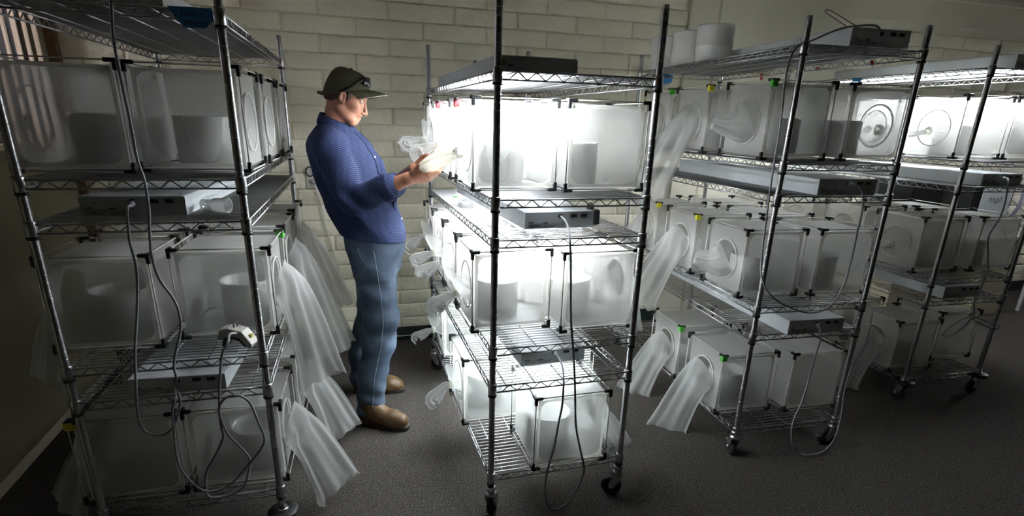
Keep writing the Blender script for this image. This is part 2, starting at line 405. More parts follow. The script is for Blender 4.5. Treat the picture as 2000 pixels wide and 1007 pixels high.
mb = MB().loft([[(p[0], yb(p)-.0006, p[1]) for p in o_], [(p[0], yb(p)-.0006, p[1]) for p in i_]])
# hem tabs running out to the corners
for sx in (0, 1):
    for sz in (0, 1):
        X = lambda q: q if not sx else S-q
        Z = lambda q: q if not sz else S-q
        mb.add([(X(.005), INS-.006, Z(.010)), (X(.010), INS-.006, Z(.005)), (X(.030), INS-.0045, Z(.020)), (X(.020), INS-.0045, Z(.030))], [(0, 1, 2, 3)])
HEM = mb.mesh('hem', hem_m, True)
def side(face, hole):
    mb = MB()
    if not hole:
        if face == 'top': g = grid_panel(lambda a, b: (P01(a), P01(b), S-INS-bow(a, b, .012)))
        if face == 'floor': g = grid_panel(lambda a, b: (P01(a), P01(b), .006))
        if face == 'back': g = grid_panel(lambda a, b: (P01(a), S-INS-bow(a, b), P01(b)))
        if face == 'left': g = grid_panel(lambda a, b: (INS+bow(a, b), P01(a), P01(b)))
        if face == 'right': g = grid_panel(lambda a, b: (S-INS-bow(a, b), P01(a), P01(b)))
        return g.mesh(face+'_panel', net, True)
    n = 64; rings = []
    for t in (0, .35, .7, 1):
        ring = []
        for i in range(n):
            a = 2*PI*i/n; c, s = math.cos(a), math.sin(a); h = S/2-INS
            m = h/max(abs(c), abs(s)); zc = S/2
            ox, oz = RC+m*c, zc+m*s; ix, iz = RC+RR*c, RZ+RR*s
            yq, zq = ix+(ox-ix)*t, iz+(oz-iz)*t
            d = INS+bow((yq-INS)/(S-2*INS), (zq-INS)/(S-2*INS))
            ring.append((d if face == 'left' else S-d, yq, zq))
        rings.append(ring)
    return mb.loft(rings).mesh(face+'_panel', net, True)
PAN = {(f, h): side(f, h) for f in ('top', 'floor', 'back', 'left', 'right') for h in ((False, True) if f in ('left', 'right') else (False,))}
ROD = {ax: MB().tube([(0, 0, 0), tuple(S-.05 if i == ax else 0 for i in range(3))], .0024, 6).mesh('rod', rodm, True) for ax in range(3)}
def conn(cx, cy, cz):
    mb = MB(); q = .0062; e = .004; L = .029
    sx, sy, sz = (1-2*cx, 1-2*cy, 1-2*cz); o = (cx*S, cy*S, cz*S)
    for ax, s in enumerate((sx, sy, sz)):
        lo = [-q, -q, -q]; hi = [q, q, q]
        if s > 0: hi[ax] = L
        else: lo[ax] = -L
        mb.bbox([o[i]+lo[i] for i in range(3)], [o[i]+hi[i] for i in range(3)], .0018)
    return mb.mesh('corner_connector', black)
CONN = {(a, b, c): conn(a, b, c) for a in (0, 1) for b in (0, 1) for c in (0, 1)}
def ringmesh():
    P = [(0, RC+RR*math.cos(2*PI*i/48), RZ+RR*math.sin(2*PI*i/48)) for i in range(49)]
    return MB().tube(P, .0036, 6, False).mesh('sleeve_ring', ring_m, True)
RING = ringmesh()
def sleeve_mesh(name, path, width, thick, pleat, npl, seed, mat, turn=None, n=72, sub=5, flat=False, rag=0.0):
    """netting tube along a path; the first ring is the hole in the face. Local: x is outwards, face plane x=0"""
    rg = np.random.default_rng(seed); P = spline(path, sub); K = len(P)
    tt = np.linspace(0, len(path)-1, K); W = np.interp(tt, range(len(path)), width); H = np.interp(tt, range(len(path)), thick); A = np.interp(tt, range(len(path)), pleat)
    T = np.gradient(P, axis=0); T /= np.linalg.norm(T, axis=1)[:, None]
    if flat: T[:] = (1.0, 0, 0)
    u = np.array((0, 1.0, 0)); ph = rg.uniform(0, 6.28, 5); rings = []
    for k in range(K):
        u = u-T[k]*np.dot(u, T[k]); u /= np.linalg.norm(u); v = np.cross(T[k], u)
        if turn: 
            a = R(np.interp(tt[k], range(len(path)), turn)); uu, vv = u*math.cos(a)+v*math.sin(a), -u*math.sin(a)+v*math.cos(a)
        else: uu, vv = u, v
        ring = []
        for i in range(n):
            th = 2*PI*i/n; c, s = math.cos(th), math.sin(th)
            m = math.sin(npl*th+ph[0]+.25*math.sin(5*tt[k]/len(path)+ph[3]))*.6+math.sin((npl*2-3)*th+ph[1])*.3+math.sin((npl+5)*th+ph[2]+tt[k]*.5)*.35
            q = P[k]+uu*(W[k]*c*(1+.25*A[k]/max(W[k], .01)*m))+vv*(H[k]*s)+ (vv if H[k] < W[k]*.7 else (uu*c+vv*s))*A[k]*m
            if rag: q = q+T[k]*rag*(tt[k]/(len(path)-1))**3*(math.sin(2*th+ph[4])+.6*math.sin(5*th+ph[1])+.35*math.sin(11*th+ph[2]))
            ring.append(tuple(q))
        rings.append(ring)
    mb = MB().loft(rings)
    return mb
def to_face(mb, face, name, mat):
    """local outward x -> left (-x) or right face of a cage"""
    q = MB(); q.f = mb.f
    for x, y, z in mb.v: q.v.append((INS-.002-x, RC+y, RZ+z) if face == 'left' else (S-INS+.002+x, RC+y, RZ+z))
    return q.mesh(name, mat, True)
def knot_sleeve(face, seed):
    rg = np.random.default_rng(seed); dy, dz = rg.uniform(-.02, .03), rg.uniform(-.045, -.01)
    k = .034; tip = .118+rg.uniform(-.015, .015); ty, tz = dy*2.2+rg.uniform(-.03, .03), dz*1.9-.02+rg.uniform(-.03, .01)
    tw = rg.uniform(-35, 25)
    cone = sleeve_mesh('c', [(0, 0, 0), (.012, dy*.4, dz*.4), (.025, dy*.8, dz*.8), (k, dy, dz)], [RR, .066, .034, .013], [RR, .066, .034, .013], [.0, .004, .0045, .003], 15, seed, sleeve_m)
    knot = sleeve_mesh('k', [(k-.008, dy, dz), (k, dy, dz), (k+.010, dy, dz), (k+.020, dy*1.1, dz*1.1)], [.013, .0185, .0195, .012], [.013, .0185, .0195, .012], [.001, .0022, .0025, .001], 13, seed+1, knot_m, sub=4)
    fl = sleeve_mesh('f', [(k+.016, dy*1.1, dz*1.1), (k+.04, dy*1.3, dz*1.25), (k+.075, (dy+ty)/2, (dz+tz)/2), (k+.105, ty*.9, tz*.85), (tip, ty, tz)], [.012, .022, .034, .041, .046], [.012, .014, .013, .011, .010], [.001, .003, .005, .006, .008], 9, seed+2, sleeve_m, rag=.011, turn=[90, 90, 90+tw, 90+tw, 90+tw])
    return cone, knot, fl
def long_sleeve(face, seed, L=.36, out=.13, yd=.0, w0=.088, tw=50):
    p = [(0, 0, 0), (.03, 0, -.014), (.06, yd*.2, -.055), (.075+out*.25, yd*.5, -.05-L*.30), (.075+out*.55, yd*.8, -.05-L*.62), (.075+out*.75, yd, -.05-L*.85), (.075+out*.85, yd*1.1, -.05-L)]
    return sleeve_mesh('s', p, [RR, .094, .092, w0, w0+.004, w0+.012, w0+.022], [RR, .062, .03, .016, .012, .011, .012], [0, .005, .009, .012, .013, .013, .014], 5, seed, sleeve_m, sub=6, turn=[0, 10, tw*.5, tw*.8, tw, tw, tw], rag=.012)
def wheel_sleeve(face, seed):
    rg = np.random.default_rng(seed)
    cone = sleeve_mesh('c', [(0, 0, 0), (.006, .0, -.004), (.012, .004, -.012), (.018, .004, -.016), (.026, .004, -.017)], [RR, .07, .042, .022, .011], [RR, .07, .042, .022, .011], [0, .003, .0035, .003, .002], 17, seed, sleeve_m, flat=True)
    knot = sleeve_mesh('k', [(.018, .004, -.017), (.026, .004, -.017), (.036, .003, -.019), (.045, .0, -.02)], [.014, .024, .023, .012], [.014, .024, .023, .012], [.001, .002, .002, .001], 13, seed+1, knot_m, sub=4, flat=True)
    tail = sleeve_mesh('t', [(.042, 0, -.02), (.06, .012, -.026), (.08, .035, -.035), (.095, .06, -.04)], [.011, .018, .026, .03], [.011, .012, .011, .012], [.001, .003, .004, .004], 5, seed+2, sleeve_m)
    return cone, knot, tail
def bunch_sleeve(face, seed):
    cone = sleeve_mesh('b', [(0, 0, 0), (.03, .012, -.015), (.065, .03, -.018), (.10, .05, -.012), (.125, .07, -.004)], [RR, .078, .056, .047, .042], [RR, .078, .05, .034, .028], [0, .006, .011, .012, .010], 6, seed, sleeve_m, sub=7)
    return (cone,)
def slack_sleeve(face, seed):
    return (sleeve_mesh('b', [(0, 0, 0), (-.004, 0, -.004), (-.008, .004, -.012), (-.011, .004, -.02), (-.013, .005, -.024)], [RR, .074, .045, .018, .002], [RR, .072, .04, .015, .002], [0, .003, .004, .003, .0005], 9, seed, sleeve_m, flat=True),)
CACHE = {}
def sleeve_set(kind, face, v, L, out, yd):
    key = (kind, face, v, L, out, yd)
    if key not in CACHE:
        if kind == 'knot': q = knot_sleeve(face, 40+v*9)
        elif kind == 'long': q = (long_sleeve(face, 70+v*9, L, out, yd),)
        elif kind == 'wheel': q = wheel_sleeve(face, 20+v)
        elif kind == 'bunch': q = bunch_sleeve(face, 10+v)
        else: q = slack_sleeve(face, 5+v)
        nm = [('sleeve', net if kind == 'slack' else sleeve_m), ('sleeve_knot', knot_m), ('sleeve_end', sleeve_m)]
        CACHE[key] = [(nm[i][0], to_face(m, face, nm[i][0], nm[i][1])) for i, m in enumerate(q)]
    return CACHE[key]
TUB_ME = {}
def tub_mesh(r, h):
    if (r, h) not in TUB_ME:
        mb = MB().lathe([(0.001, .003), (r-.004, .003), (r-.003, h-.001), (r-.0015, h), (r, h-.001), (r, h-.006), (r-.001, h-.008), (r-.002, .001), (0.001, 0)], 40)
        TUB_ME[(r, h)] = mb.mesh('tub', tubm, True)
    return TUB_ME[(r, h)]
TIER = {'u': (1, 'upper'), 'm': (3, 'middle'), 'b': (5, 'bottom')}
ROWN = ['front', 'second', 'third', 'rearmost']
def flag_mesh(mat):
    mb = MB().bbox((-.008, -.009, -.028), (.022, .010, .002), .003); return mb.mesh('tape_flag', mat)
FLAG = {k: flag_mesh(m) for k, m in (('green', tape_g), ('yellow', tape_y), ('red', tape_r))}
def cage(r, tier, side_, row, x, y, kind, face, v=0, rot=None, L=.36, out=.13, yd=0., tub=True, flag=None, tubpos=(.155, .165), nrow=2, extra='', mark=False, sheer_hole=True):
    zi, tn = TIER[tier]; a = RACKS[r][1] if rot is None else rot; z = RACKS[r][3][zi]+.0135
    sn = {'L': 'left', 'R': 'right'}[side_]
    rn = 'front' if row == 0 else ('rearmost' if row == nrow-1 else ROWN[row])
    lab = f'{rn} {sn} white mesh cage on {tn} tier of {RNAME[r]}'
    t = thing('insect_cage', lab, 'cage', (x, y, z), R(a), f'mesh cages on {RNAME[r]}')
    f = ob('front_film', FRONT, t); ob('hem', HEM, f)
    for fc in ('top', 'floor', 'back', 'left', 'right'): ob(fc+'_panel', PAN[(fc, fc == face)], t)
    for c_, me in CONN.items(): ob('corner_connector', me, t)
    for ax in range(3):
        for p in (0, 1):
            for q in (0, 1):
                l = [0, 0, 0]; others = [i for i in range(3) if i != ax]; l[ax] = .025; l[others[0]] = p*S; l[others[1]] = q*S
                ob('rod', ROD[ax], t, l)
    if kind:
        parts = sleeve_set(kind, face, v, L, out, yd)
        s0 = None
        for nm, me in parts:
            o = ob(nm, me, s0 or t)
            if s0 is None: s0 = o
        ob('sleeve_ring', RING, s0, (INS-.003 if face == 'left' else S-INS+.003, 0, 0))
    if flag:
        for fl, corner in flag:
            cx, cy = {'FL': (0, 0), 'FR': (S, 0), 'BL': (0, S), 'BR': (S, S)}[corner]
            o = ob('tape_flag', FLAG[fl], t, (cx, cy, S), R(180 if cx else 0)); o['label'] = fl+' tape'
    if mark:
        m_ = MB()
        for (u, q) in ((.0, 0), (.012, .02), (-.004, .034), (.016, .045)): m_.box((u-.006, q-.007, 0), (u+.007, q+.006, .0006))
        o = ob('ink_mark', m_.mesh('ink_mark', mark_b), t, (.06, .15, S-.018)); o['label'] = 'pale blue ink mark'
    if tub:
        tr, th = (.0925, .165)
        ca, sa = math.cos(R(a)), math.sin(R(a))
        o = ob('tub', tub_mesh(tr, th), None, (x+tubpos[0]*ca-tubpos[1]*sa, y+tubpos[0]*sa+tubpos[1]*ca, z+.0075))
        tag(o, f'tub inside {rn} {sn} cage, {tn} tier, {RNAME[r][4:]}', 'tub', f'white tubs in the cages of {RNAME[r]}')
    return t
CG = {}
def put(r, tier, sd, row, x, y, *a, **k): CG[(r, tier, sd, row)] = cage(r, tier, sd, row, x, y, *a, **k)
# middle rack (lit)
put(2, 'u', 'L', 0, .46, 2.045, None, 'left', flag=[('red', 'BL')], tubpos=(.145, .14), nrow=3)
put(2, 'u', 'L', 1, .458, 2.49, 'knot', 'left', 1, nrow=3, flag=[('red', 'BL')])
put(2, 'u', 'L', 2, .455, 2.94, 'knot', 'left', 2, nrow=3)
put(2, 'u', 'R', 0, .81, 2.00, 'slack', 'right', tubpos=(.10, .165), nrow=3)
put(2, 'u', 'R', 1, .81, 2.45, 'slack', 'right', nrow=3)
put(2, 'u', 'R', 2, .81, 2.90, 'slack', 'right', nrow=3)
put(2, 'm', 'L', 0, .456, 2.03, 'knot', 'left', 3, nrow=4, mark=True, tubpos=(.145, .17))
for i in (1, 2, 3): put(2, 'm', 'L', i, .456+.004*i, 2.03+.36*i, 'knot', 'left', 3+i, nrow=4, mark=(i == 2))
put(2, 'm', 'R', 0, .806, 1.955, 'long', 'right', 1, L=.22, out=.04, nrow=4, tubpos=(.11, .2))
for i in (1, 2, 3): put(2, 'm', 'R', i, .806, 1.965+.36*i, 'long', 'right', 1, L=.22, out=.04, nrow=4)
put(2, 'b', 'L', 0, .468, 2.27, 'knot', 'left', 8, mark=True, tubpos=(.15, .19))
put(2, 'b', 'L', 1, .505, 3.05, 'knot', 'left', 9)
put(2, 'b', 'R', 0, .676, 1.845, 'long', 'right', 3, L=.20, out=.12, tubpos=(.12, .165))
put(2, 'b', 'R', 1, .80, 2.28, 'long', 'right', 1, L=.20, out=.05)
# rack 3
def lp(r, lx, ly): return rackpt(r, lx, ly)
put(3, 'u', 'L', 0, *lp(3, -.032, .115), 'bunch', 'left', flag=[('green', 'FL')], nrow=3, tubpos=(.18, .15))
put(3, 'u', 'L', 1, *lp(3, -.032, .60), 'long', 'left', 2, L=.34, out=.16, flag=[('yellow', 'FL')], nrow=3)
put(3, 'u', 'L', 2, *lp(3, -.032, 1.0), 'long', 'left', 3, L=.3, out=.12, flag=[('green', 'FL')], nrow=3)
put(3, 'u', 'R', 0, *lp(3, .385, .115), 'wheel', 'right', nrow=3, tubpos=(.11, .16))
put(3, 'u', 'R', 1, *lp(3, .385, .60), 'slack', 'right', nrow=3)
put(3, 'm', 'L', 0, *lp(3, -.025, .125), 'bunch', 'left', 1, nrow=3)
put(3, 'm', 'L', 1, *lp(3, -.025, .57), 'long', 'left', 4, L=.32, out=.17, flag=[('yellow', 'FL')], nrow=3)
put(3, 'm', 'L', 2, *lp(3, -.025, 1.02), 'long', 'left', 5, L=.3, out=.10, flag=[('yellow', 'FL')], nrow=3)
put(3, 'm', 'R', 0, *lp(3, .37, .11), 'slack', 'right', nrow=3)
put(3, 'm', 'R', 1, *lp(3, .37, .56), 'slack', 'right', nrow=3, tub=False)
put(3, 'm', 'R', 2, *lp(3, .37, 1.01), 'slack', 'right', nrow=3, tub=False)
put(3, 'b', 'L', 0, *lp(3, -.038, .14), 'long', 'left', 6, L=.30, out=.13, flag=[('green', 'FL')])
put(3, 'b', 'L', 1, *lp(3, -.038, .565), 'long', 'left', 7, L=.27, out=.13, flag=[('green', 'FL')])
put(3, 'b', 'R', 0, *lp(3, .35, .10), 'slack', 'right', tub=False)
put(3, 'b', 'R', 1, *lp(3, .36, .55), 'slack', 'right', tub=False)
# rack 4
put(4, 'u', 'L', 0, *lp(4, .012, .09), 'wheel', 'left', 1, nrow=2)
put(4, 'u', 'R', 0, *lp(4, .345, .07), 'slack', 'right', nrow=2)
put(4, 'u', 'L', 1, *lp(4, .01, .50), 'wheel', 'left', 2, nrow=2)
put(4, 'u', 'R', 1, *lp(4, .36, .50), 'slack', 'right', nrow=2, tub=False)
put(4, 'm', 'L', 0, *lp(4, -.02, .12), 'wheel', 'left', 3, nrow=3)
put(4, 'm', 'R', 0, *lp(4, .395, .10), 'slack', 'right', nrow=3)
put(4, 'm', 'L', 1, *lp(4, -.01, .55), 'wheel', 'left', 4, nrow=3)
put(4, 'm', 'R', 1, *lp(4, .39, .54), 'slack', 'right', nrow=3, tub=False)
put(4, 'm', 'L', 2, *lp(4, -.01, 1.0), 'wheel', 'left', 4, nrow=3, tub=False)
put(4, 'b', 'L', 0, *lp(4, -.05, .08), 'long', 'left', 8, L=.26, out=.12)
put(4, 'b', 'L', 1, *lp(4, -.03, .52), 'wheel', 'left', 5)
put(4, 'b', 'R', 0, *lp(4, .40, .18), 'slack', 'right', tub=False)
# rack 1
q1 = -2.6
put(1, 'u', 'L', 0, -.957, 2.08, 'wheel', 'left', 6, rot=q1, nrow=3, tubpos=(.20, .16))
put(1, 'u', 'R', 0, -.625, 2.115, 'slack', 'right', rot=q1, nrow=3, tubpos=(.16, .16))
put(1, 'u', 'L', 1, -.942, 2.52, 'wheel', 'left', 6, rot=q1, nrow=3)
put(1, 'u', 'R', 1, -.605, 2.525, 'slack', 'right', 1, rot=q1, nrow=3)
put(1, 'u', 'R', 2, -.59, 2.93, 'slack', 'right', 1, rot=q1, nrow=3)
put(1, 'm', 'L', 0, -.965, 2.075, 'long', 'left', 1, rot=q1, L=.28, out=.08, nrow=3)
put(1, 'm', 'R', 0, -.598, 2.13, 'long', 'right', 12, rot=q1, L=.38, out=.08, yd=-.02, nrow=3, flag=[('green', 'BR')], tubpos=(.2, .16))
put(1, 'm', 'L', 1, -.95, 2.53, 'long', 'left', 1, rot=q1, L=.28, out=.08, nrow=3)
put(1, 'm', 'R', 1, -.585, 2.56, 'long', 'right', 13, rot=q1, L=.44, out=.12, yd=.0, nrow=3)
put(1, 'm', 'R', 2, -.575, 3.0, 'long', 'right', 14, rot=q1, L=.36, out=.12, nrow=3)
put(1, 'b', 'L', 0, -.955, 2.0, 'long', 'left', 2, rot=q1, L=.24, out=.10, flag=[('yellow', 'FL')], tub=False)
put(1, 'b', 'R', 0, -.605, 1.99, 'long', 'right', 15, rot=q1, L=.29, out=.12, tubpos=(.2, .16))
put(1, 'b', 'L', 1, -.94, 2.42, 'long', 'left', 2, rot=q1, L=.24, out=.10, tub=False)
put(1, 'b', 'R', 1, -.572, 2.43, 'long', 'right', 16, rot=q1, L=.29, out=.11)

# ------------------------------------------------------------------ plant-light fixtures lying on the wire shelves
FX = {}
def fixture_parts(w_, L, h, b=.003):
    key = (w_, L, h)
    if key in FX: return FX[key]
    mb = MB()                       # open-bottomed housing of folded sheet
    t = .0015
    mb.bbox((0, 0, h-.006), (w_, L, h), .0015)
    mb.box((0, 0, 0), (t, L, h-.004)); mb.box((w_-t, 0, 0), (w_, L, h-.004)); mb.box((t, 0, 0), (w_-t, t, h-.004)); mb.box((t, L-t, 0), (w_-t, L, h-.004))
    hous = mb.mesh('housing', grey)
    refl = MB().box((.004, .004, h-.014), (w_-.004, L-.004, h-.008)).mesh('reflector', reflm)
    n = 6; tubes = []
    for i in range(n):
        x = w_*(i+.5)/n; tubes.append(x)
    tm = MB().tube([(0, .03, .0085), (0, L-.03, .0085)], .008, 8)
    FX[key] = (hous, refl, tubes, tm)
    return FX[key]
SOCK = MB().bbox((-.0135, -.003, -.0065), (.0135, .001, .0065), .0012).mesh('outlet_socket', darkslot)
GROM = MB(); GROM.lathe([(.0035, -.004), (.0085, -.004), (.0085, .003), (.0035, .003)], 14)
GROM.v = [(x, z, y) for x, y, z in GROM.v]; GROMM = GROM.mesh('cord_grommet', darkslot, True)
SCREW = MB().lathe([(.004, 0), (.004, .0012), (.002, .002)], 8, cap1=True).mesh('screw', chrome)
def lines_mesh():
    mb = MB()
    for i, (l0, w_) in enumerate(((0, .030), (0, .062), (0, .055), (0, .048))):
        if i == 0: mb.box((l0, -.0006, -.0015), (l0+w_*.7, 0, .003))
        else: mb.box((l0, -.0006, -.0055*i), (l0+w_, 0, -.0055*i+.0014))
    return mb.mesh('rating_print', printm)
LINES = lines_mesh()
def fixture(r, zi, x, y, rot, w_, L, h, lit, label, plug=True, printed=True, lamp=None):
    hous, refl, xs, tm = fixture_parts(w_, L, h)
    z = RACKS[r][3][zi]+.0058
    t = thing('light_fixture', label, 'light fixture', (x, y, z), R(rot), 'plant lights on the wire racks')
    ob('housing', hous, t); ob('reflector', refl, t)
    k = ('lit', lamp) if lit else 'off'
    me = FX.setdefault((w_, L, h, k), tm.mesh('fluorescent_tube', (lamp or tube_lit) if lit else tube_off, True))
    for q in xs: ob('fluorescent_tube', me, t, (q, 0, 0))
    if printed:
        ob('cord_grommet', GROMM, t, (w_*.50, -.001, h*.74))
        for q in (.70, .85): ob('outlet_socket', SOCK, t, (w_*q, 0, h*.74))
        ob('rating_print', LINES, t, (w_*.05, -.0003, h*.38)); ob('rating_print', LINES, t, (w_*.26, -.0003, h*.34))
        for q in (.05, .95): ob('screw', SCREW, t, (w_*q, .03, h)); 
    return t
f = fixture(2, 0, .505, 1.895, 0, .282, 1.17, .045, True, 'slim lit light fixture on the top shelf of the brightly lit middle rack', printed=False)
ob('sticker', MB().box((.012, -.0008, .012), (.028, 0, .032)).mesh('sticker', sticker), f)['label'] = 'yellow and black sticker'
ob('rating_print', LINES, f, (.035, -.0003, .014))
fixture(2, 2, .664, 2.033, 2, .294, 1.15, .0655, True, 'lit light fixture below the upper cages of the brightly lit middle rack', lamp=emit('lit tube, older lamp', (.90, .96, 1.0), TUBE_STRENGTH*.75))
fixture(2, 4, .661, 2.005, 2, .288, 1.15, .0645, True, 'lit light fixture below the middle cages of the brightly lit middle rack', lamp=emit('lit tube, dimmer lamp', (.86, .96, 1.0), TUBE_STRENGTH*.5))
fixture(1, 0, -.775, 2.07, -3, .30, 1.2, .066, False, 'unlit light fixture on the top shelf of the dark left rack')
fixture(1, 2, -.805, 2.075, -4, .305, 1.15, .062, False, 'unlit light fixture beside the clear cup on the dark left rack')
fixture(1, 4, -.738, 1.965, -4, .30, 1.15, .058, False, 'unlit light fixture behind the looped cords low on the left rack')
fixture(3, 0, 2.008, 1.985, -4.5, .285, 1.2, .068, False, 'unlit light fixture beside white tubs on top of the rack with white tubs')
fixture(3, 2, 2.005, 1.993, -3.5, .305, 1.22, .070, False, 'unlit light fixture under the upper cages of the rack right of the lit one')
fixture(3, 4, 1.959, 1.956, -3.5, .305, 1.18, .072, False, 'unlit light fixture under the middle cages of the rack right of the lit one')
fixture(4, 0, 3.40, 2.27, -2.5, .30, 1.22, .070, True, 'lit light fixture on the top shelf of the rearmost right rack')
fixture(4, 2, 3.393, 2.262, -2.5, .29, 1.22, .066, False, 'unlit light fixture under the upper cages of the rearmost right rack')
fixture(4, 4, 3.362, 2.268, -2.5, .29, 1.15, .07, False, 'unlit light fixture under the middle cages of the rearmost right rack')

# ------------------------------------------------------------------ cords
def cord(name, pts, r, mat, label, plug=None, n=6):
    P = spline(pts, n); o = ob(name, MB().tube(P, r, 7).mesh(name, mat, True)); tag(o, label, 'cord')
    if plug is not None:
        a, b = Vector(pts[plug]), Vector(pts[plug+1 if plug >= 0 else plug-1]); d = (b-a).normalized()
        q = MB().tube([a-d*.002, a+d*.02, a+d*.028, a+d*.04], [.0095, .0095, .006, .004], 10); p = ob('cord_plug', q.mesh('cord_plug', mat, True), o)
    return o
cord('power_cord', [(.81,2.028,1.232),(.811,1.98,1.222),(.792,1.9,1.205),(.771,1.83,1.177),(.777,1.82,1.084),(.787,1.82,.925),(.795,1.82,.842),(.811,1.82,.735),(.828,1.82,.578),(.843,1.82,.414),(.873,1.82,.288),(.896,1.82,.197),(.888,1.82,.147),(.851,1.82,.063),(.807,1.82,.022),(.769,1.82,.016),(.74,1.82,.045),(.723,1.82,.113),(.731,1.82,.225),(.754,1.82,.331),(.768,1.82,.448),(.777,1.82,.516),(.777,1.82,.624),(.801,1.9,.645),(.806,1.95,.657),(.809,2.004,.659)], .0042, cordm,
     'grey cord looping to the carpet in front of the brightly lit rack', -1)
cord('power_cord', [(2.16,1.985,1.962),(2.10,1.965,1.985),(2.038,2.02,1.984),(1.983,2.05,1.969),(1.921,2.09,1.935),(1.757,1.98,1.893),(1.681,1.93,1.836),(1.676,1.93,1.754),(1.685,1.93,1.66),(1.691,1.93,1.564),(1.692,1.93,1.444),(1.696,1.93,1.32),(1.703,1.93,1.191),(1.712,1.93,1.058),(1.726,1.93,.977),(1.768,1.93,.904),(1.845,1.93,.844),(1.94,1.93,.801),(2.033,1.93,.776),(2.119,1.93,.785),(2.173,1.93,.83),(2.204,1.93,.915),(2.212,1.93,1.037),(2.21,1.93,1.155),(2.21,1.93,1.247),(2.199,1.93,1.304),(2.171,1.93,1.342),(2.131,1.93,1.362),(2.16,1.98,1.358)], .0042, cordm,
     'grey cord swagging across the front of the rack with white tubs', -1)
cord('power_cord', [(2.116,1.952,.712),(2.1,1.91,.689),(2.114,1.91,.636),(2.104,1.91,.558),(2.097,1.91,.437),(2.084,1.91,.314),(2.06,1.91,.232),(2.058,1.91,.16),(2.083,1.91,.082),(2.136,1.91,.02),(2.172,1.89,.012),(2.259,1.89,.012),(2.334,1.91,.034),(2.357,1.91,.098),(2.359,1.91,.191),(2.34,1.91,.353),(2.35,1.91,.479),(2.382,1.91,.544),(2.405,1.91,.596),(2.40,1.91,.69),(2.43,1.94,.76)], .004, cordm,
     'grey cord dropping to the carpet below the rack with white tubs', 0)
cord('power_cord', [(3.54,2.256,1.354),(3.50,2.20,1.345),(3.51,2.19,1.241),(3.511,2.19,1.156),(3.482,2.19,1.085),(3.466,2.19,1.027),(3.511,2.19,.921),(3.546,2.19,.829),(3.533,2.19,.752),(3.51,2.19,.675),(3.538,2.19,.578),(3.518,2.19,.554),(3.425,2.19,.528),(3.353,2.19,.479),(3.341,2.19,.448),(3.416,2.19,.445),(3.498,2.19,.5),(3.564,2.195,.544),(3.685,2.19,.508),(3.786,2.19,.477),(3.773,2.19,.454),(3.625,2.19,.5),(3.52,2.195,.558),(3.551,2.19,.577)], .0042, cordm,
     'grey cord tied in a bow before the rearmost right rack', 0)
cord('power_cord', [(-.60,2.05,1.915),(-.59,1.95,1.925),(-.563,1.9,1.858),(-.573,1.9,1.759),(-.572,1.9,1.642),(-.569,1.9,1.548),(-.569,1.9,1.449),(-.561,1.9,1.391),(-.562,1.9,1.316),(-.573,1.9,1.224),(-.578,1.9,1.16),(-.569,1.9,1.086),(-.539,1.9,1.017),(-.531,1.9,.956),(-.539,1.9,.904),(-.563,1.9,.835),(-.574,1.9,.79),(-.573,1.9,.753),(-.594,1.955,.703)], .0042, cordm,
     'grey cord hanging down from the top of the dark left rack')
cord('power_cord', [(-.655,2.06,1.298),(-.64,2.0,1.300),(-.617,1.9,1.31),(-.624,1.9,1.271),(-.629,1.9,1.202),(-.625,1.9,1.138),(-.633,1.9,1.065),(-.651,1.9,.966),(-.673,1.9,.863),(-.689,1.9,.757),(-.703,1.9,.646),(-.7,1.9,.578),(-.677,1.9,.549),(-.638,1.9,.545),(-.606,1.9,.575),(-.583,1.9,.63),(-.573,1.9,.677),(-.598,1.95,.690)], .0042, cordm,
     'grey cord from the fixture near the clear cup, left rack', 0)
cord('power_cord', [(-.395,2.02,.845),(-.405,1.95,.87),(-.402,1.89,.864),(-.424,1.89,.825),(-.44,1.89,.752),(-.455,1.89,.658),(-.462,1.89,.56),(-.462,1.89,.509),(-.496,1.89,.442),(-.53,1.89,.385),(-.542,1.89,.322),(-.535,1.89,.278),(-.485,1.89,.272),(-.423,1.89,.3),(-.394,1.89,.372),(-.39,1.89,.418),(-.418,1.885,.481),(-.445,1.885,.527),(-.458,1.885,.589),(-.455,1.88,.638),(-.427,1.88,.67),(-.387,1.88,.669),(-.359,1.88,.636),(-.342,1.88,.563),(-.329,1.88,.499),(-.342,1.88,.459),(-.395,1.88,.393),(-.453,1.88,.332),(-.514,1.88,.306),(-.561,1.885,.322),(-.601,1.89,.386),(-.613,1.89,.461),(-.606,1.89,.561),(-.599,1.89,.638),(-.583,1.89,.68),(-.60,1.955,.690)], .0042, cordm,
     'tangled grey cord looping from the white plug timer, left rack')
cord('white_cord', [(-.187,3.925,1.19),(-.18,3.905,1.15),(-.168,3.905,1.104),(-.142,3.905,.952),(-.113,3.905,.777),(-.076,3.905,.597),(-.031,3.905,.446),(.046,3.905,.347),(.119,3.905,.245),(.196,3.905,.12),(.285,3.905,.052),(.398,3.9,.046),(.494,3.88,.067),(.56,3.85,.098),(.60,3.80,.13)], .004, wcord,
     'white cord running down the block wall behind the man')
t = thing('wall_outlet', 'white wall outlet with a black plug on the block wall', 'outlet', (-.195, WY-.0125, 1.19))
ob('outlet_plate', MB().bbox((-.038, -.006, -.062), (.038, 0, .062), .003).mesh('outlet_plate', rodm), t)
ob('plug', MB().lathe([(.018, -.01), (.02, .012), (.014, .02)], 14, cap0=True, cap1=True).mesh('plug', rodm, True), t, (.012, -.03, -.02))
a_ = [(-.008+.024*math.cos(q), -.024, .045+.03*math.sin(q)) for q in np.linspace(0, 2*PI*.93, 26)]
ob('cable_loop', MB().tube(a_, .0045, 7).mesh('cable_loop', black, True), t)

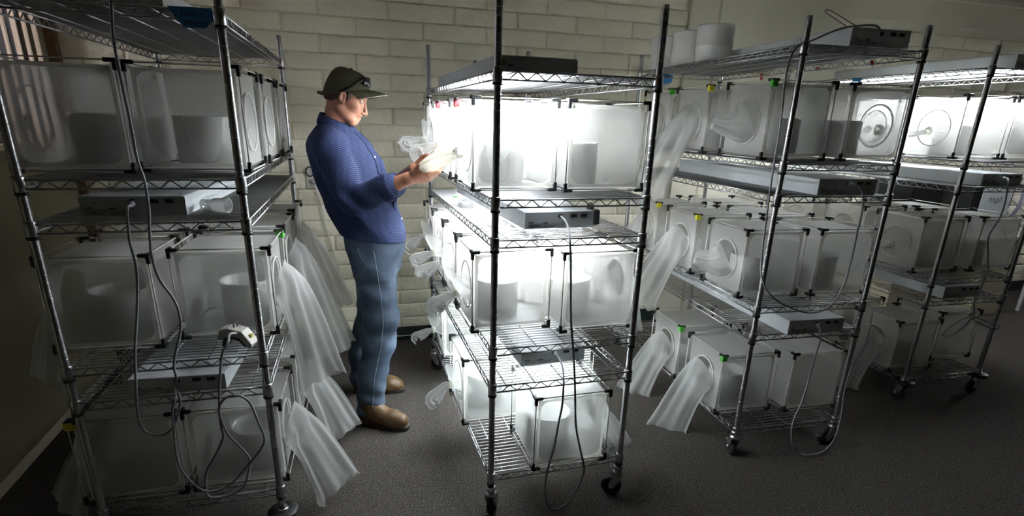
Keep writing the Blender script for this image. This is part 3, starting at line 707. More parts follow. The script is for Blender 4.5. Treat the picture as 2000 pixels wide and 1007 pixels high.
# ------------------------------------------------------------------ things on the shelves
def small(name, me, label, cat, loc, rz=0, group=None): return tag(ob(name, me, None, loc, R(rz)), label, cat, group)
bk = MB().lathe([(.001, .168), (.088, .168), (.094, .170), (.0965, .162), (.0955, .075), (.0962, .073), (.0955, .071), (.094, .002), (.0945, 0), (.090, 0), (.0885, .16), (.001, .162)], 48).mesh('tub', bucket_m, True)
for i, (lx, ly, lb) in enumerate(((.105, .84, 'nearest white tub upside down on the rack top shelf'), (.095, 1.085, 'middle one of three white tubs on the rack top shelf'), (.085, 1.33, 'rearmost white tub, half hidden behind a post, rack top shelf'))):
    x, y = rackpt(3, lx, ly); o = ob('tub', bk, None, (x, y, RACKS[3][3][0]+.0058), R(30*i)); o.scale = (1, 1, 1.06); tag(o, lb, 'tub', 'upturned tubs on the rack top')
cl = MB().lathe([(.001, .002), (.017, .002), (.0185, .04), (.0175, .042), (.0225, .044), (.0245, .092), (.026, .094), (.024, .092), (.022, .046), (.001, .0)], 26)
cl.v = [(z-.047, x, y) for x, y, z in cl.v]
small('plastic_cup', cl.mesh('plastic_cup', clearpl, True), 'clear plastic cup lying on its side on the left rack', 'cup', (-.423, 2.10, RACKS[1][3][2]+.0058+.0255), -22)
# plug-in timer
t = thing('plug_timer', 'white plug timer with prongs up on the dark left rack', 'timer', (-.40, 2.04, RACKS[1][3][3]+.0058), R(-18))
body = [[(x, y, z) for x, z in ((-.062, .028), (-.05, .064), (-.02, .072), (.03, .060), (.062, .012), (.058, .002), (.045, .002), (.02, .036), (-.015, .044), (-.045, .030))] for y in (-.026, -.022, .022, .026)]
for k in (0, 3): body[k] = [(x*.97, y, .003+(z-.003)*.96) for x, y, z in body[k]]
ob('timer_body', MB().loft(body, True, True).mesh('timer_body', pbr('ivory plastic', (.42, .41, .37), .4)), t)
g_ = [[(x, y, z) for x, z in ((-.05, .0), (-.042, .030), (-.015, .042), (.02, .034), (.045, .001), (.03, .001), (.012, .022), (-.015, .03), (-.03, .022), (-.036, .0))] for y in (-.02, .02)]
ob('timer_base', MB().loft(g_, True, True).mesh('timer_base', black), t)
for q in (-.007, .007): ob('prong', MB().box((-.006+q*.3, q-.0012, .066), (.002+q*.3, q+.0012, .088)).mesh('prong', chrome), t)
ob('prong', MB().tube([(.012, 0, .06), (.016, 0, .082)], .0024, 8).mesh('prong', chrome), t)
ob('indicator', MB().box((.044, -.008, .030), (.052, .008, .042)).mesh('indicator', sticker), t)
# clear box with round lid, green tape scrap on the lit rack
t = thing('specimen_box', 'small clear square box with round lid on the lit shelf', 'box', (.555, 2.62, RACKS[2][3][2]+.0058), R(4))
ob('box_body', MB().bbox((-.03, -.03, 0), (.03, .03, .032), .003).mesh('box_body', clearpl), t)
ob('box_lid', MB().lathe([(.022, .0322), (.022, .036), (.0195, .037), (.001, .037)], 24).mesh('box_lid', clearpl, True), t)
small('tape_scrap', MB().bbox((-.010, -.014, 0), (.010, .014, .003), .001).mesh('tape_scrap', tape_g), 'scrap of green tape lying on the lit shelf behind the small box', 'tape', (.575, 2.98, RACKS[2][3][2]+.0058), 20)
# plug adapter hanging at the fixture side
t = thing('plug_adapter', 'dark plug adapter beside the light fixture on the lit rack', 'adapter', (.985, 2.10, RACKS[2][3][2]+.0058), R(10))
ob('adapter_body', MB().bbox((-.022, -.02, 0), (.018, .02, .062), .004).mesh('adapter_body', pbr('charcoal plastic', (.05, .052, .058), .45)), t)
hd = MB().lathe([(.001, -.007), (.016, -.007), (.018, 0), (.016, .007), (.001, .007)], 16); hd.v = [(x*.9-.02, z, y+.074) for x, y, z in hd.v]
ob('adapter_knob', hd.mesh('adapter_knob', pbr('taupe plastic', (.22, .18, .16), .5), True), t)
# thin wires over the fixture tops
cord('thin_wire', [(.53,1.93,1.786),(.56,2.2,1.79),(.60,2.6,1.80),(.618,2.75,1.812),(.62,2.76,1.83),(.63,2.75,1.845),(.628,2.76,1.815),(.70,2.7,1.842),(.745,2.55,1.815),(.76,2.42,1.787)], .0016, black, 'thin black wire over the slim lit fixture, top of lit rack')
cord('thin_wire', [(2.085,2.06,1.978),(2.075,2.2,2.06),(2.078,2.22,2.075),(2.09,2.2,2.072),(2.16,2.10,2.0),(2.22,2.03,1.979)], .002, pbr('brass wire', (.12, .11, .09), .4, .6), 'bent thin wire standing on the fixture beside the white tubs')
# masking-tape signs
t = thing('tape_label', 'blue tape sign with handwriting on the left rack top shelf', 'label', (-.4335, rackpt(1, .46, 0)[1]-.0115, 0), R(-1.2))
zt = RACKS[1][3][0]
sg = MB().add([(-.005, 0, zt+.0055), (.108, 0, zt+.0065), (.110, .0, zt-.022), (.085, 0, zt-.0465), (.03, 0, zt-.048), (.012, 0, zt-.025)], [(0, 5, 4, 3, 2, 1)])
sg.add([(p[0], p[1]+.0008, p[2]) for p in sg.v[:6]], [(0, 1, 2, 3, 4, 5)])
ob('tape', sg.mesh('tape', tape_b), t)
def text_mesh(s, size, shear=0.0):
    cu = bpy.data.curves.new('txt', 'FONT'); cu.body = s; cu.size = size; cu.extrude = .0002; cu.shear = shear; cu.space_character = 1.12; cu.resolution_u = 3
    o = bpy.data.objects.new('txt', cu); COL.objects.link(o)
    dg = bpy.context.evaluated_depsgraph_get(); me = bpy.data.meshes.new_from_object(o.evaluated_get(dg)); bpy.data.objects.remove(o)
    me.materials.clear(); me.materials.append(ink); return me
for s, lx, lz in (("Jean's", .026, zt-.0165), ('Moths', .030, zt-.0415)):
    me = text_mesh(s, .0225, .22); o = ob('handwriting', me, t, (lx, -.0008, lz)); o.rotation_euler = (PI/2, 0, 0)
def flagtape(pts, mat, label):
    o = ob('tape_tag', MB().add(pts+[(x, y+.001, z) for x, y, z in pts], [tuple(range(len(pts)))[::-1], tuple(len(pts)+i for i in range(len(pts)))]).mesh('tape_tag', mat)); return tag(o, label, 'tape')
z3 = RACKS[3][3][0]
x, y = rackpt(3, .17, RL+.012); flagtape([(x-.075, y, z3-.004), (x+.07, y, z3-.004), (x+.068, y, z3-.05), (x+.04, y, z3-.062), (x-.055, y, z3-.06), (x-.075, y, z3-.045)], tape_b, 'blue tape strip on the rear edge of a top shelf')
for ly, lb, hh in ((1.08, 'small red tape tag, left one under the tub rack shelf', .045), (.62, 'small red tape tag, middle one under the tub rack shelf', .018), (.27, 'small red tape tag, right one under the tub rack shelf', .024)):
    x, y = rackpt(3, RW+.012, ly); flagtape([(x-.012, y, z3-.012), (x-.002, y+.002, z3-.006), (x+.014, y, z3-.016), (x+.006, y, z3-.028), (x+.01, y, z3-.012-hh), (x-.004, y, z3-.006-hh), (x-.011, y, z3-.03)], tape_r, lb)
x, y = rackpt(4, -.012, .84); flagtape([(x, y-.05, RACKS[4][3][0]-.002), (x, y+.04, RACKS[4][3][0]+.004), (x-.002, y+.03, RACKS[4][3][0]-.018), (x-.002, y-.03, RACKS[4][3][0]-.024)], tape_b, 'scrap of blue tape on the rearmost rack top rail')

# ------------------------------------------------------------------ bench with electronics behind the right-hand racks
t = thing('work_bench', 'cream work bench against the wall behind the right rack', 'bench', (4.35, 3.35, 0))
ob('bench_top', MB().bbox((0, 0, .70), (1.75, .56, .735), .004).mesh('bench_top', pbr('bench laminate', (.55, .53, .47), .5)), t)
for lx in (.02, 1.05): ob('cabinet', MB().bbox((lx, .03, 0), (lx+.42, .54, .70), .004).mesh('cabinet', cream), t)
for lx in (1.70,): 
    for ly in (.03, .50): ob('leg', MB().bbox((lx, ly, 0), (lx+.03, ly+.03, .70), .003).mesh('leg', grey), t)
blk = pbr('black case', (.012, .012, .013), .4)
def monitor(x, y, rz, w_, h, label):
    t = thing('monitor', label, 'monitor', (x, y, .735), R(rz))
    ob('screen_case', MB().bbox((-w_/2, -.03, .10), (w_/2, .03, .10+h), .008).mesh('screen_case', blk), t)
    ob('stand_neck', MB().bbox((-.03, -.01, .012), (.03, .03, .14), .004).mesh('stand_neck', blk), t)
    ob('stand_foot', MB().lathe([(.10, 0), (.10, .008), (.05, .014)], 20, cap0=True, cap1=True).mesh('stand_foot', blk, True), t)
    ob('screen_glass', MB().box((-w_/2+.015, -.0315, .115), (w_/2-.015, -.0305, .085+h)).mesh('screen_glass', darkslot), t)
monitor(4.50, 3.68, 5, .44, .40, 'black monitor, left one on the bench behind the right rack')
monitor(4.93, 3.72, -3, .36, .40, 'black monitor, right one on the bench behind the right rack')
t = thing('instrument_case', 'black case with grey panel on the bench, faint writing on it', 'instrument', (5.19, 3.50, .735), R(-8))
ob('case_body', MB().bbox((0, 0, 0), (.10, .3, .44), .005).mesh('case_body', blk), t)
ob('side_panel', MB().bbox((.10, .0, 0), (.40, .3, .44), .004).mesh('side_panel', grey), t)
sc = MB(); q = spline([(.17, -.002, .30), (.19, -.002, .33), (.205, -.002, .29), (.225, -.002, .325), (.24, -.002, .28), (.262, -.002, .33), (.275, -.002, .285), (.295, -.002, .335), (.31, -.002, .30)], 5)
sc.tube(q, .0016, 5); ob('scribble', sc.mesh('scribble', printm, True), t)
rb = MB(); q = spline([(0, 0, 0), (.02, -.03, .12), (.07, -.05, .26), (.10, -.03, .42), (.13, .02, .55)], 6)
rb.loft([[(p[0], p[1], p[2]), (p[0]+.11, p[1]+.02, p[2]+.015), (p[0]+.11, p[1]+.022, p[2]+.014), (p[0], p[1]+.002, p[2]-.001)] for p in q], True, True)
small('ribbon_cable', rb.mesh('ribbon_cable', pbr('lavender ribbon', (.40, .39, .50), .5), True), 'pale lavender ribbon cable rising from the bench at right', 'cable', (5.66, 3.52, .74))
rg = np.random.default_rng(3)
for i in range(8):
    x0 = rg.uniform(5.6, 6.2); pts = [(x0, 3.55+rg.uniform(0, .3), .736 if i % 2 else 1.25)]
    for k in range(5): pts.append((pts[-1][0]+rg.uniform(-.12, .2), min(3.86, max(3.4, pts[-1][1]+rg.uniform(-.08, .1))), max(.75 if pts[-1][0] < 6.05 else .03, pts[-1][2]+rg.uniform(-.3, .22))))
    o = ob('loose_wire', MB().tube(spline(pts, 6), .0035, 5).mesh('loose_wire', [wcord, black, cordm, base_m][i % 4], True)); tag(o, 'loose thin wire in the tangle above the bench at right edge', 'wire', 'tangle of loose wires')

# ------------------------------------------------------------------ the man: signed-distance modelling, meshed with OpenVDB
import openvdb
class SDF:
    def __init__(s, lo, hi, h):
        s.lo = np.array(lo, float); s.h = h; s.n = np.ceil((np.array(hi)-s.lo)/h).astype(int)+1
        s.a = np.full(s.n, .08, np.float32)
    def grid(s, lo, hi):
        i0 = np.clip(np.floor((np.array(lo)-s.lo)/s.h).astype(int), 0, s.n-1); i1 = np.clip(np.ceil((np.array(hi)-s.lo)/s.h).astype(int)+1, 1, s.n)
        ax = [s.lo[k]+s.h*np.arange(i0[k], i1[k], dtype=np.float32) for k in range(3)]
        return tuple(slice(i0[k], i1[k]) for k in range(3)), ax[0][:, None, None].astype(np.float32), ax[1][None, :, None].astype(np.float32), ax[2][None, None, :].astype(np.float32)
    def join(s, sl, d, k):
        a = s.a[sl]
        if k > 0:
            h = np.clip(.5+.5*(a-d)/k, 0, 1); s.a[sl] = a*(1-h)+d*h-k*h*(1-h)
        else: s.a[sl] = np.minimum(a, d)
    def cut(s, sl, d, k):
        a = s.a[sl]; d = -d
        if k > 0:
            h = np.clip(.5-.5*(a-d)/k, 0, 1); s.a[sl] = a*(1-h)+d*h+k*h*(1-h)
        else: s.a[sl] = np.maximum(a, d)
    def cap(s, a, b, ra, rb=None, k=.01, cut=False):
        rb = ra if rb is None else rb; a = np.array(a, float); b = np.array(b, float); m = max(ra, rb)+.05
        sl, X, Y, Z = s.grid(np.minimum(a, b)-m, np.maximum(a, b)+m); ba = b-a; L = max(ba@ba, 1e-9)
        t = np.clip(((X-a[0])*ba[0]+(Y-a[1])*ba[1]+(Z-a[2])*ba[2])/L, 0, 1)
        d = np.sqrt((X-a[0]-t*ba[0])**2+(Y-a[1]-t*ba[1])**2+(Z-a[2]-t*ba[2])**2)-(ra+(rb-ra)*t)
        (s.cut if cut else s.join)(sl, d, k); return s
    def ell(s, c, rad, M=None, k=.01, cut=False):
        """ellipsoid; M columns are its axes"""
        c = np.array(c, float); m = max(rad)+.05; sl, X, Y, Z = s.grid(c-m, c+m); M = np.eye(3) if M is None else np.array(M)
        q = [((X-c[0])*M[0, i]+(Y-c[1])*M[1, i]+(Z-c[2])*M[2, i])/rad[i] for i in range(3)]
        k0 = np.sqrt(q[0]**2+q[1]**2+q[2]**2); k1 = np.sqrt((q[0]/rad[0])**2+(q[1]/rad[1])**2+(q[2]/rad[2])**2)
        d = k0*(k0-1)/np.maximum(k1, 1e-6)
        (s.cut if cut else s.join)(sl, d, k); return s
    def stack(s, lv, F, Rr, k=.01, ex=2.3, cut=False):
        """loft of upright superellipses: rows z, cx, cy, half depth along F, half width along Rr"""
        lv = np.array(sorted(lv)); m = .08
        lo = (lv[:, 1].min()-.3, lv[:, 2].min()-.3, lv[0, 0]-m); hi = (lv[:, 1].max()+.3, lv[:, 2].max()+.3, lv[-1, 0]+m)
        sl, X, Y, Z = s.grid(lo, hi); zz = Z.ravel(); f = lambda j: np.interp(zz, lv[:, 0], lv[:, j])[None, None, :].astype(np.float32)
        dx, dy = X-f(1), Y-f(2); u = np.abs(dx*F[0]+dy*F[1])/f(3); v = np.abs(dx*Rr[0]+dy*Rr[1])/f(4)
        q = (u**ex+v**ex)**(1/ex); d = (q-1)*np.minimum(f(3), f(4))*.95
        dz = np.maximum(lv[0, 0]-Z, Z-lv[-1, 0])
        d = np.where(dz > 0, np.sqrt(np.maximum(d, 0)**2+dz**2), np.maximum(d, dz)) if not cut else np.maximum(d, dz)
        (s.cut if cut else s.join)(sl, d.astype(np.float32), k); return s
    def plane_cut(s, p, n, k=0.004):
        """remove what lies on the side n points to"""
        sl, X, Y, Z = s.grid(s.lo, s.lo+s.h*s.n); d = -((X-p[0])*n[0]+(Y-p[1])*n[1]+(Z-p[2])*n[2]); s.cut(sl, d, k); return s
    def warp(s, fn):
        sl, X, Y, Z = s.grid(s.lo, s.lo+s.h*s.n); s.a += fn(X, Y, Z).astype(np.float32); return s
    def mesh(s, name, mat, smooth=1):
        g = openvdb.FloatGrid(.08); g.copyFromArray(np.ascontiguousarray(s.a)); p, q = g.convertToQuads(0.0) if hasattr(g, 'convertToQuads') else g.convertToPolygons(0.0)
        P = np.asarray(p)*s.h+s.lo; Q = np.asarray(q)
        v0, v1, v2 = P[Q[:, 0]], P[Q[:, 1]], P[Q[:, 2]]
        if np.einsum('ij,ij->i', v0-P.mean(0), np.cross(v1-v0, v2-v0)).sum() < 0: Q = Q[:, ::-1]
        me = bpy.data.meshes.new(name); me.from_pydata(P.tolist(), [], Q.tolist()); me.materials.append(mat)
        me.polygons.foreach_set('use_smooth', [True]*len(me.polygons)); me.update(); return me
MF = np.array((.94, -.342, 0)); MR = np.array((-.342, -.94, 0)); MO = np.array((.115, 2.90))
def lv(z, cx, h, b, shrink=0.0):
    a = math.sqrt(max(h*h-(.342*b)**2, .0016))/.94
    return (z, cx, MO[1]-(cx-MO[0])*.364, a-shrink, b-shrink)
TOR = [(1.545,-.022,.075,.085),(1.515,-.02,.098,.13),(1.49,-.016,.120,.17),(1.457,-.008,.142,.195),(1.41,.006,.154,.203),(1.366,.017,.162,.205),(1.263,.046,.165,.20),(1.156,.082,.168,.19),(1.083,.108,.165,.187),(1.014,.132,.162,.187),(.93,.140,.150,.185)]
rsh, rel, rcu, rwr = (-.052,2.765,1.440), (.038,2.650,1.222), (.195,2.566,1.287), (.278,2.522,1.330)
lsh, lel, lcu, lwr = (.050,3.085,1.440), (.20,2.905,1.215), (.238,2.815,1.268), (.318,2.635,1.360)
# head frame
hy, hp = R(9), R(18)
HF = np.array((math.cos(hy)*math.cos(hp), -math.sin(hy)*math.cos(hp), -math.sin(hp)))
HR = np.array((-math.sin(hy), -math.cos(hy), 0)); HU = np.cross(HR, HF)
HM = np.stack([HF, HR, HU], 1); HC = np.array((.020, 2.92, 1.668))
def hd(f, r, u): return HC+HF*f+HR*r+HU*u
NB = (-.024, 2.94, 1.50)
def face(s, grow=0.0, feat=True):
    s.ell(hd(.006, 0, .042), (.087+grow, .076+grow, .086+grow), HM, .012)
    s.ell(hd(.032, 0, .045), (.072, .066, .060), HM, .02)
    s.ell(hd(.042, 0, -.020), (.058, .055, .073), HM, .025)
    s.ell(hd(.072, 0, -.012), (.034, .036, .050), HM, .015)
    s.cap(hd(.008, .052, -.045), hd(.070, .022, -.088), .018, .014, .03).cap(hd(.008, -.052, -.045), hd(.070, -.022, -.088), .018, .014, .03)
    s.cap(hd(.074, .012, -.090), hd(.074, -.012, -.090), .0195, .0195, .02)
    s.cap(hd(.090, 0, -.050), hd(.085, 0, -.074), .018, .017, .02)
    s.cap(hd(.088, .034, .029), hd(.099, .007, .030), .012, .0125, .012).cap(hd(.088, -.034, .029), hd(.099, -.007, .030), .012, .0125, .012)
    for q in (1, -1):
        s.ell(hd(.066, q*.044, -.018), (.026, .020, .018), HM, .02)
        s.ell(hd(.107, q*.031, .0085), (.0165, .017, .0115), HM, .007, True)
        s.ell(hd(.0885, q*.031, .0095), (.0125, .0135, .0125), HM, .002)
    s.cap(hd(.104, 0, .017), hd(.123, 0, -.034), .0065, .0085, .007)
    s.ell(hd(.122, 0, -.037), (.0105, .0095, .0085), HM, .005)
    for q in (1, -1):
        s.ell(hd(.111, q*.0118, -.040), (.0100, .0065, .0072), HM, .004)
        s.ell(hd(.116, q*.006, -.0475), (.005, .0032, .004), HM, .002, True)
    s.cap(hd(.1035, .012, -.0555), hd(.1035, -.012, -.0555), .0058, .0058, .007).cap(hd(.0985, .020, -.0595), hd(.1035, .010, -.0555), .004, .0055, .004).cap(hd(.0985, -.020, -.0595), hd(.1035, -.010, -.0555), .004, .0055, .004)
    s.cap(hd(.100, .010, -.0675), hd(.100, -.010, -.0675), .0065, .0065, .006)
    s.cap(hd(.1085, .009, -.0615), hd(.1085, -.009, -.0615), .0026, .0026, .0015, True).cap(hd(.099, .022, -.0635), hd(.1085, .009, -.0615), .0020, .0026, .0015, True).cap(hd(.099, -.022, -.0635), hd(.1085, -.009, -.0615), .0020, .0026, .0015, True)
    for q in (1, -1):
        s.ell(hd(.012, q*.0770, .000), (.018, .008, .031), HM, .005)
        s.ell(hd(.006, q*.0815, .004), (.009, .006, .026), HM, .003)
        s.ell(hd(.019, q*.0850, .004), (.009, .006, .015), HM, .004, True)
        s.ell(hd(.020, q*.0755, -.022), (.008, .006, .009), HM, .004)
    return s
def hand(s, W, X, P, side, curls, thumb, sc=1.0):
    """W wrist, X along the hand, P palm normal; T is the thumb side"""
    X = np.array(X, float); X /= np.linalg.norm(X); P = np.array(P, float); P -= X*(P@X); P /= np.linalg.norm(P)
    T = np.cross(X, P) if side == 'R' else np.cross(P, X); W = np.array(W, float)
    K = lambda x, t, p: W+sc*(X*x+T*t+P*p)
    M = np.stack([X, T, P], 1)
    s.ell(K(.018, 0, 0), (.03*sc, .026*sc, .02*sc), M, .012)
    s.ell(K(.055, .0, .002), (.05*sc, .040*sc, .0155*sc), M, .014)
    s.ell(K(.045, .024, .010), (.034*sc, .018*sc, .017*sc), M, .012)
    s.ell(K(.045, -.026, .008), (.036*sc, .014*sc, .014*sc), M, .012)
    base = [(.088, .028), (.094, .0095), (.090, -.0095), (.081, -.027)]; L = [(.042, .026, .021), (.046, .029, .022), (.043, .027, .021), (.034, .021, .019)]; rad = [.0092, .0095, .0090, .0080]
    for i in range(4):
        p = K(base[i][0], base[i][1], 0); a = 0; spread = (base[i][1])*1.6
        d0 = X+T*spread*.6
        for j in range(3):
            a += curls[i][j]; dd = d0*math.cos(R(a))+P*math.sin(R(a)); dd /= np.linalg.norm(dd); q = p+dd*L[i][j]*sc
            s.cap(p, q, rad[i]*sc*(1-.07*j), rad[i]*sc*(.93-.09*j), .0035 if j else .006); p = q
    p = K(.022, .030, .010)
    for (dx, dt, dp), l, r0 in zip(thumb, (.042, .032, .026), (.0125, .0105, .0092)):
        d = X*dx+T*dt+P*dp; d /= np.linalg.norm(d); q = p+d*l*sc; s.cap(p, q, r0*sc, r0*.9*sc, .008 if r0 > .012 else .003); p = q
    return s
skin = pbr('skin', (.41, .185, .115), .5, noise=.10, nscale=14, bump=.06, bscale=250, bdist=.001)
bs = SDF((-.30, 2.35, .0), (.50, 3.25, 1.80), .0036)
bs.stack([lv(*t, shrink=.022) for t in TOR if t[0] < 1.53], MF, MR, .0)
bs.cap(NB, hd(-.014, 0, -.035), .056, .048, .02).cap((-.05, 2.86, 1.485), (-.02, 3.02, 1.485), .05, .05, .03)
for (a, b, c, d) in ((rsh, rel, rcu, rwr), (lsh, lel, lcu, lwr)):
    bs.cap(a, b, .05, .040, .03).cap(b, c, .043, .036, .01).cap(c, d, .037, .027, .008)
    bs.ell(np.array(d)-(np.array(d)-np.array(c))*.05, (.027, .027, .023), None, .012)
for hip, kn, an in (((.115,2.81,.86), (.142,2.785,.50), (.05,2.775,.09)), ((.16,2.99,.86), (.105,3.07,.50), (.031,3.13,.09))):
    bs.cap(hip, kn, .075, .055, .02).cap(kn, an, .055, .04, .01)
face(bs)
hand(bs, rwr, (.92, -.18, .06), (.05, .62, .78), 'R', [(20, 34, 26), (24, 34, 26), (30, 36, 26), (36, 36, 26)], [(.75, .55, .35), (.85, .05, .5), (.9, -.15, .35)], .98)
hand(bs, lwr, (.80, -.45, .06), (.15, -.80, .30), 'L', [(28, 40, 30), (32, 42, 30), (38, 44, 30), (42, 46, 30)], [(.75, .45, .45), (.85, -.05, .5), (.9, -.2, .35)], .96)
man = thing('person', 'man in olive cap and blue checked shirt holding a netting sleeve by the lit rack', 'person', (.115, 2.9, 0))
def mp(name, me):      # a part of the man, modelled in world coordinates
    o = ob(name, me, man); me.transform(Matrix.Translation((-.115, -2.9, 0))); return o
body = mp('body', bs.mesh('body', skin)); del bs
# short hair under the cap, eyes, brows
hs = SDF(HC-.16, HC+.18, .003)
hs.ell(hd(.006, 0, .042), (.0895, .0785, .088), HM, .0); hs.cap(hd(.032, .062, .005), hd(.036, .066, .03), .013, .016, .01).cap(hd(.032, -.062, .005), hd(.036, -.066, .03), .013, .016, .01)
hs.cap(hd(-.050, .03, -.014), hd(-.050, -.03, -.014), .026, .026, .02)
hs.plane_cut(hd(0, 0, -.034), -HU).plane_cut(hd(.052, 0, .0), HF*.98-HU*.25).plane_cut(hd(0, 0, .052), HU)
for q in (1, -1): hs.ell(hd(.013, q*.078, -.006), (.022, .03, .036), HM, .004, True)
mp('hair', hs.mesh('hair', pbr('short brown hair', (.075, .042, .028), .8, noise=.3, nscale=180, bump=.5, bscale=350)))
eye = MB(); iris = MB()
for q in (1, -1):
    c = hd(.0908, q*.031, .009); eye.ellipsoid(c, (.0118, .0118, .0105), 14, 10)
    d = HF*.95+HU*(-.22)+HR*q*.05; d /= np.linalg.norm(d); u = np.cross(d, (0, 0, 1)); u /= np.linalg.norm(u); v = np.cross(d, u)
    for r_, k in ((.0052, .0104),): iris.add([c+d*k+(u*math.cos(a)+v*math.sin(a))*r_ for a in np.linspace(0, 2*PI, 14, endpoint=False)]+[c+d*(k+.0012)], [(i, (i+1) % 14, 14) for i in range(14)])
ey = mp('eyes', eye.mesh('eyes', pbr('eye white', (.62, .60, .57), .25), True)); o = ob('irises', iris.mesh('irises', pbr('grey iris', (.05, .06, .07), .2), True), ey); o.data.transform(Matrix.Translation((-.115, -2.9, 0)))
bw = MB()
for q in (1, -1): bw.tube(spline([hd(.092, q*.046, .029), hd(.1035, q*.034, .0345), hd(.1110, q*.014, .032)], 5), [.002]+[.0038]*9+[.0025], 7)
mp('eyebrows', bw.mesh('eyebrows', MATS['short brown hair'], True))
# cap with curved brim, strap and sunglasses pushed up on it
capm = pbr('olive cap cotton', (.062, .060, .034), .85, noise=.18, nscale=40, bump=.3, bscale=400, bdist=.001)
def crown(th, u):
    """u 0 rim .. 1 top button"""
    c, s = math.cos(th), math.sin(th); ph = u*PI/2; k = math.cos(ph)**.55
    rim = .022+.046*c*(1-u)            # rim rises towards the brow
    return hd(.012+.1005*c*k, .0850*s*k, rim+(.132-rim)*math.sin(ph)**1.05)
rg_ = [[tuple(crown(2*PI*i/40, u)) for i in range(40)] for u in np.linspace(0, .985, 14)]
mb = MB().loft(rg_, False, True)
rg_i = [[tuple(np.array(crown(2*PI*i/40, u))*.0+hd(0,0,0)+(np.array(crown(2*PI*i/40, u))-hd(0,0,0))*.972) for i in range(40)] for u in (0, .1, .2)]
mb.loft([rg_[0], rg_i[0], rg_i[1]])
cp = mp('cap', mb.mesh('cap', capm, True))
def capchild(name, m_, mat, sm=True):
    me = m_.mesh(name, mat, sm); me.transform(Matrix.Translation((-.115, -2.9, 0))); return ob(name, me, cp)
br = []
for j in range(9):
    t = j/8; row = []
    for i in range(19):
        a = R(-74+148*i/18); base = np.array((.012+.1005*math.cos(a), .0850*math.sin(a), .023+.046*math.cos(a)))
        ext = .082*math.cos(a*.86)**.8*t; row.append(hd(base[0]+ext, base[1]*(1+.06*t), base[2]+.003-.016*(math.sin(a)**2)*t+.018*t*math.cos(a)-.010*t*t))
    br.append(row)
q = MB(); top = br; bot = [[p-HU*.0035 for p in r] for r in br]
q.loft([[tuple(p) for p in r] for r in top], closed=False); q.loft([[tuple(p) for p in r] for r in reversed(bot)], closed=False)
q.loft([[tuple(p) for p in top[-1]], [tuple(p) for p in bot[-1]]], closed=False)
capchild('brim', q, capm)
capchild('brim_edge', MB().tube([p-HU*.0017+HF*.001 for p in br[-1]], .0023, 6), pbr('pale brim piping', (.42, .40, .30), .7))['label'] = 'pale edge of the cap brim'
capchild('button', MB().ellipsoid(hd(.010, 0, .132), (.008, .008, .006), 10, 6), capm)
capchild('strap', MB().tube([hd(-.080, -.035, -.012), hd(-.090, -.012, -.015), hd(-.092, .012, -.015), hd(-.100, .034, -.016)], [.008, .009, .009, .007], 8), capm)
TEMPLES = []
sgm = pbr('black sunglasses', (.008, .008, .009), .25)
sg_ = None
for s_ in (1, -1):
    sq = MB()
    tp = spline([hd(-.002, s_*.087, .020), hd(.03, s_*.090, .046), hd(.060, s_*.079, .080), hd(.080, s_*.061, .104)], 6)
    sq.tube(tp, list(np.linspace(.0035, .0048, len(tp))), 8); TEMPLES.append(sq)
lens = MB(); lr = []
for i in range(17):
    a = (i/8-1); lr.append([hd(.100-.020*a*a, .064*a, .104+dz-.006*a*a) + HF*dx for dx, dz in ((-.004, .019), (.000, .020), (.017, -.016), (.013, -.018))])
lens.loft([[tuple(p) for p in r] for r in lr], True, True)
sg_ = mp('sunglasses', lens.mesh('sunglasses', sgm, True))
for q in TEMPLES:
    o = ob('temple_arm', q.mesh('temple_arm', sgm, True), sg_); o.data.transform(Matrix.Translation((-.115, -2.9, 0)))
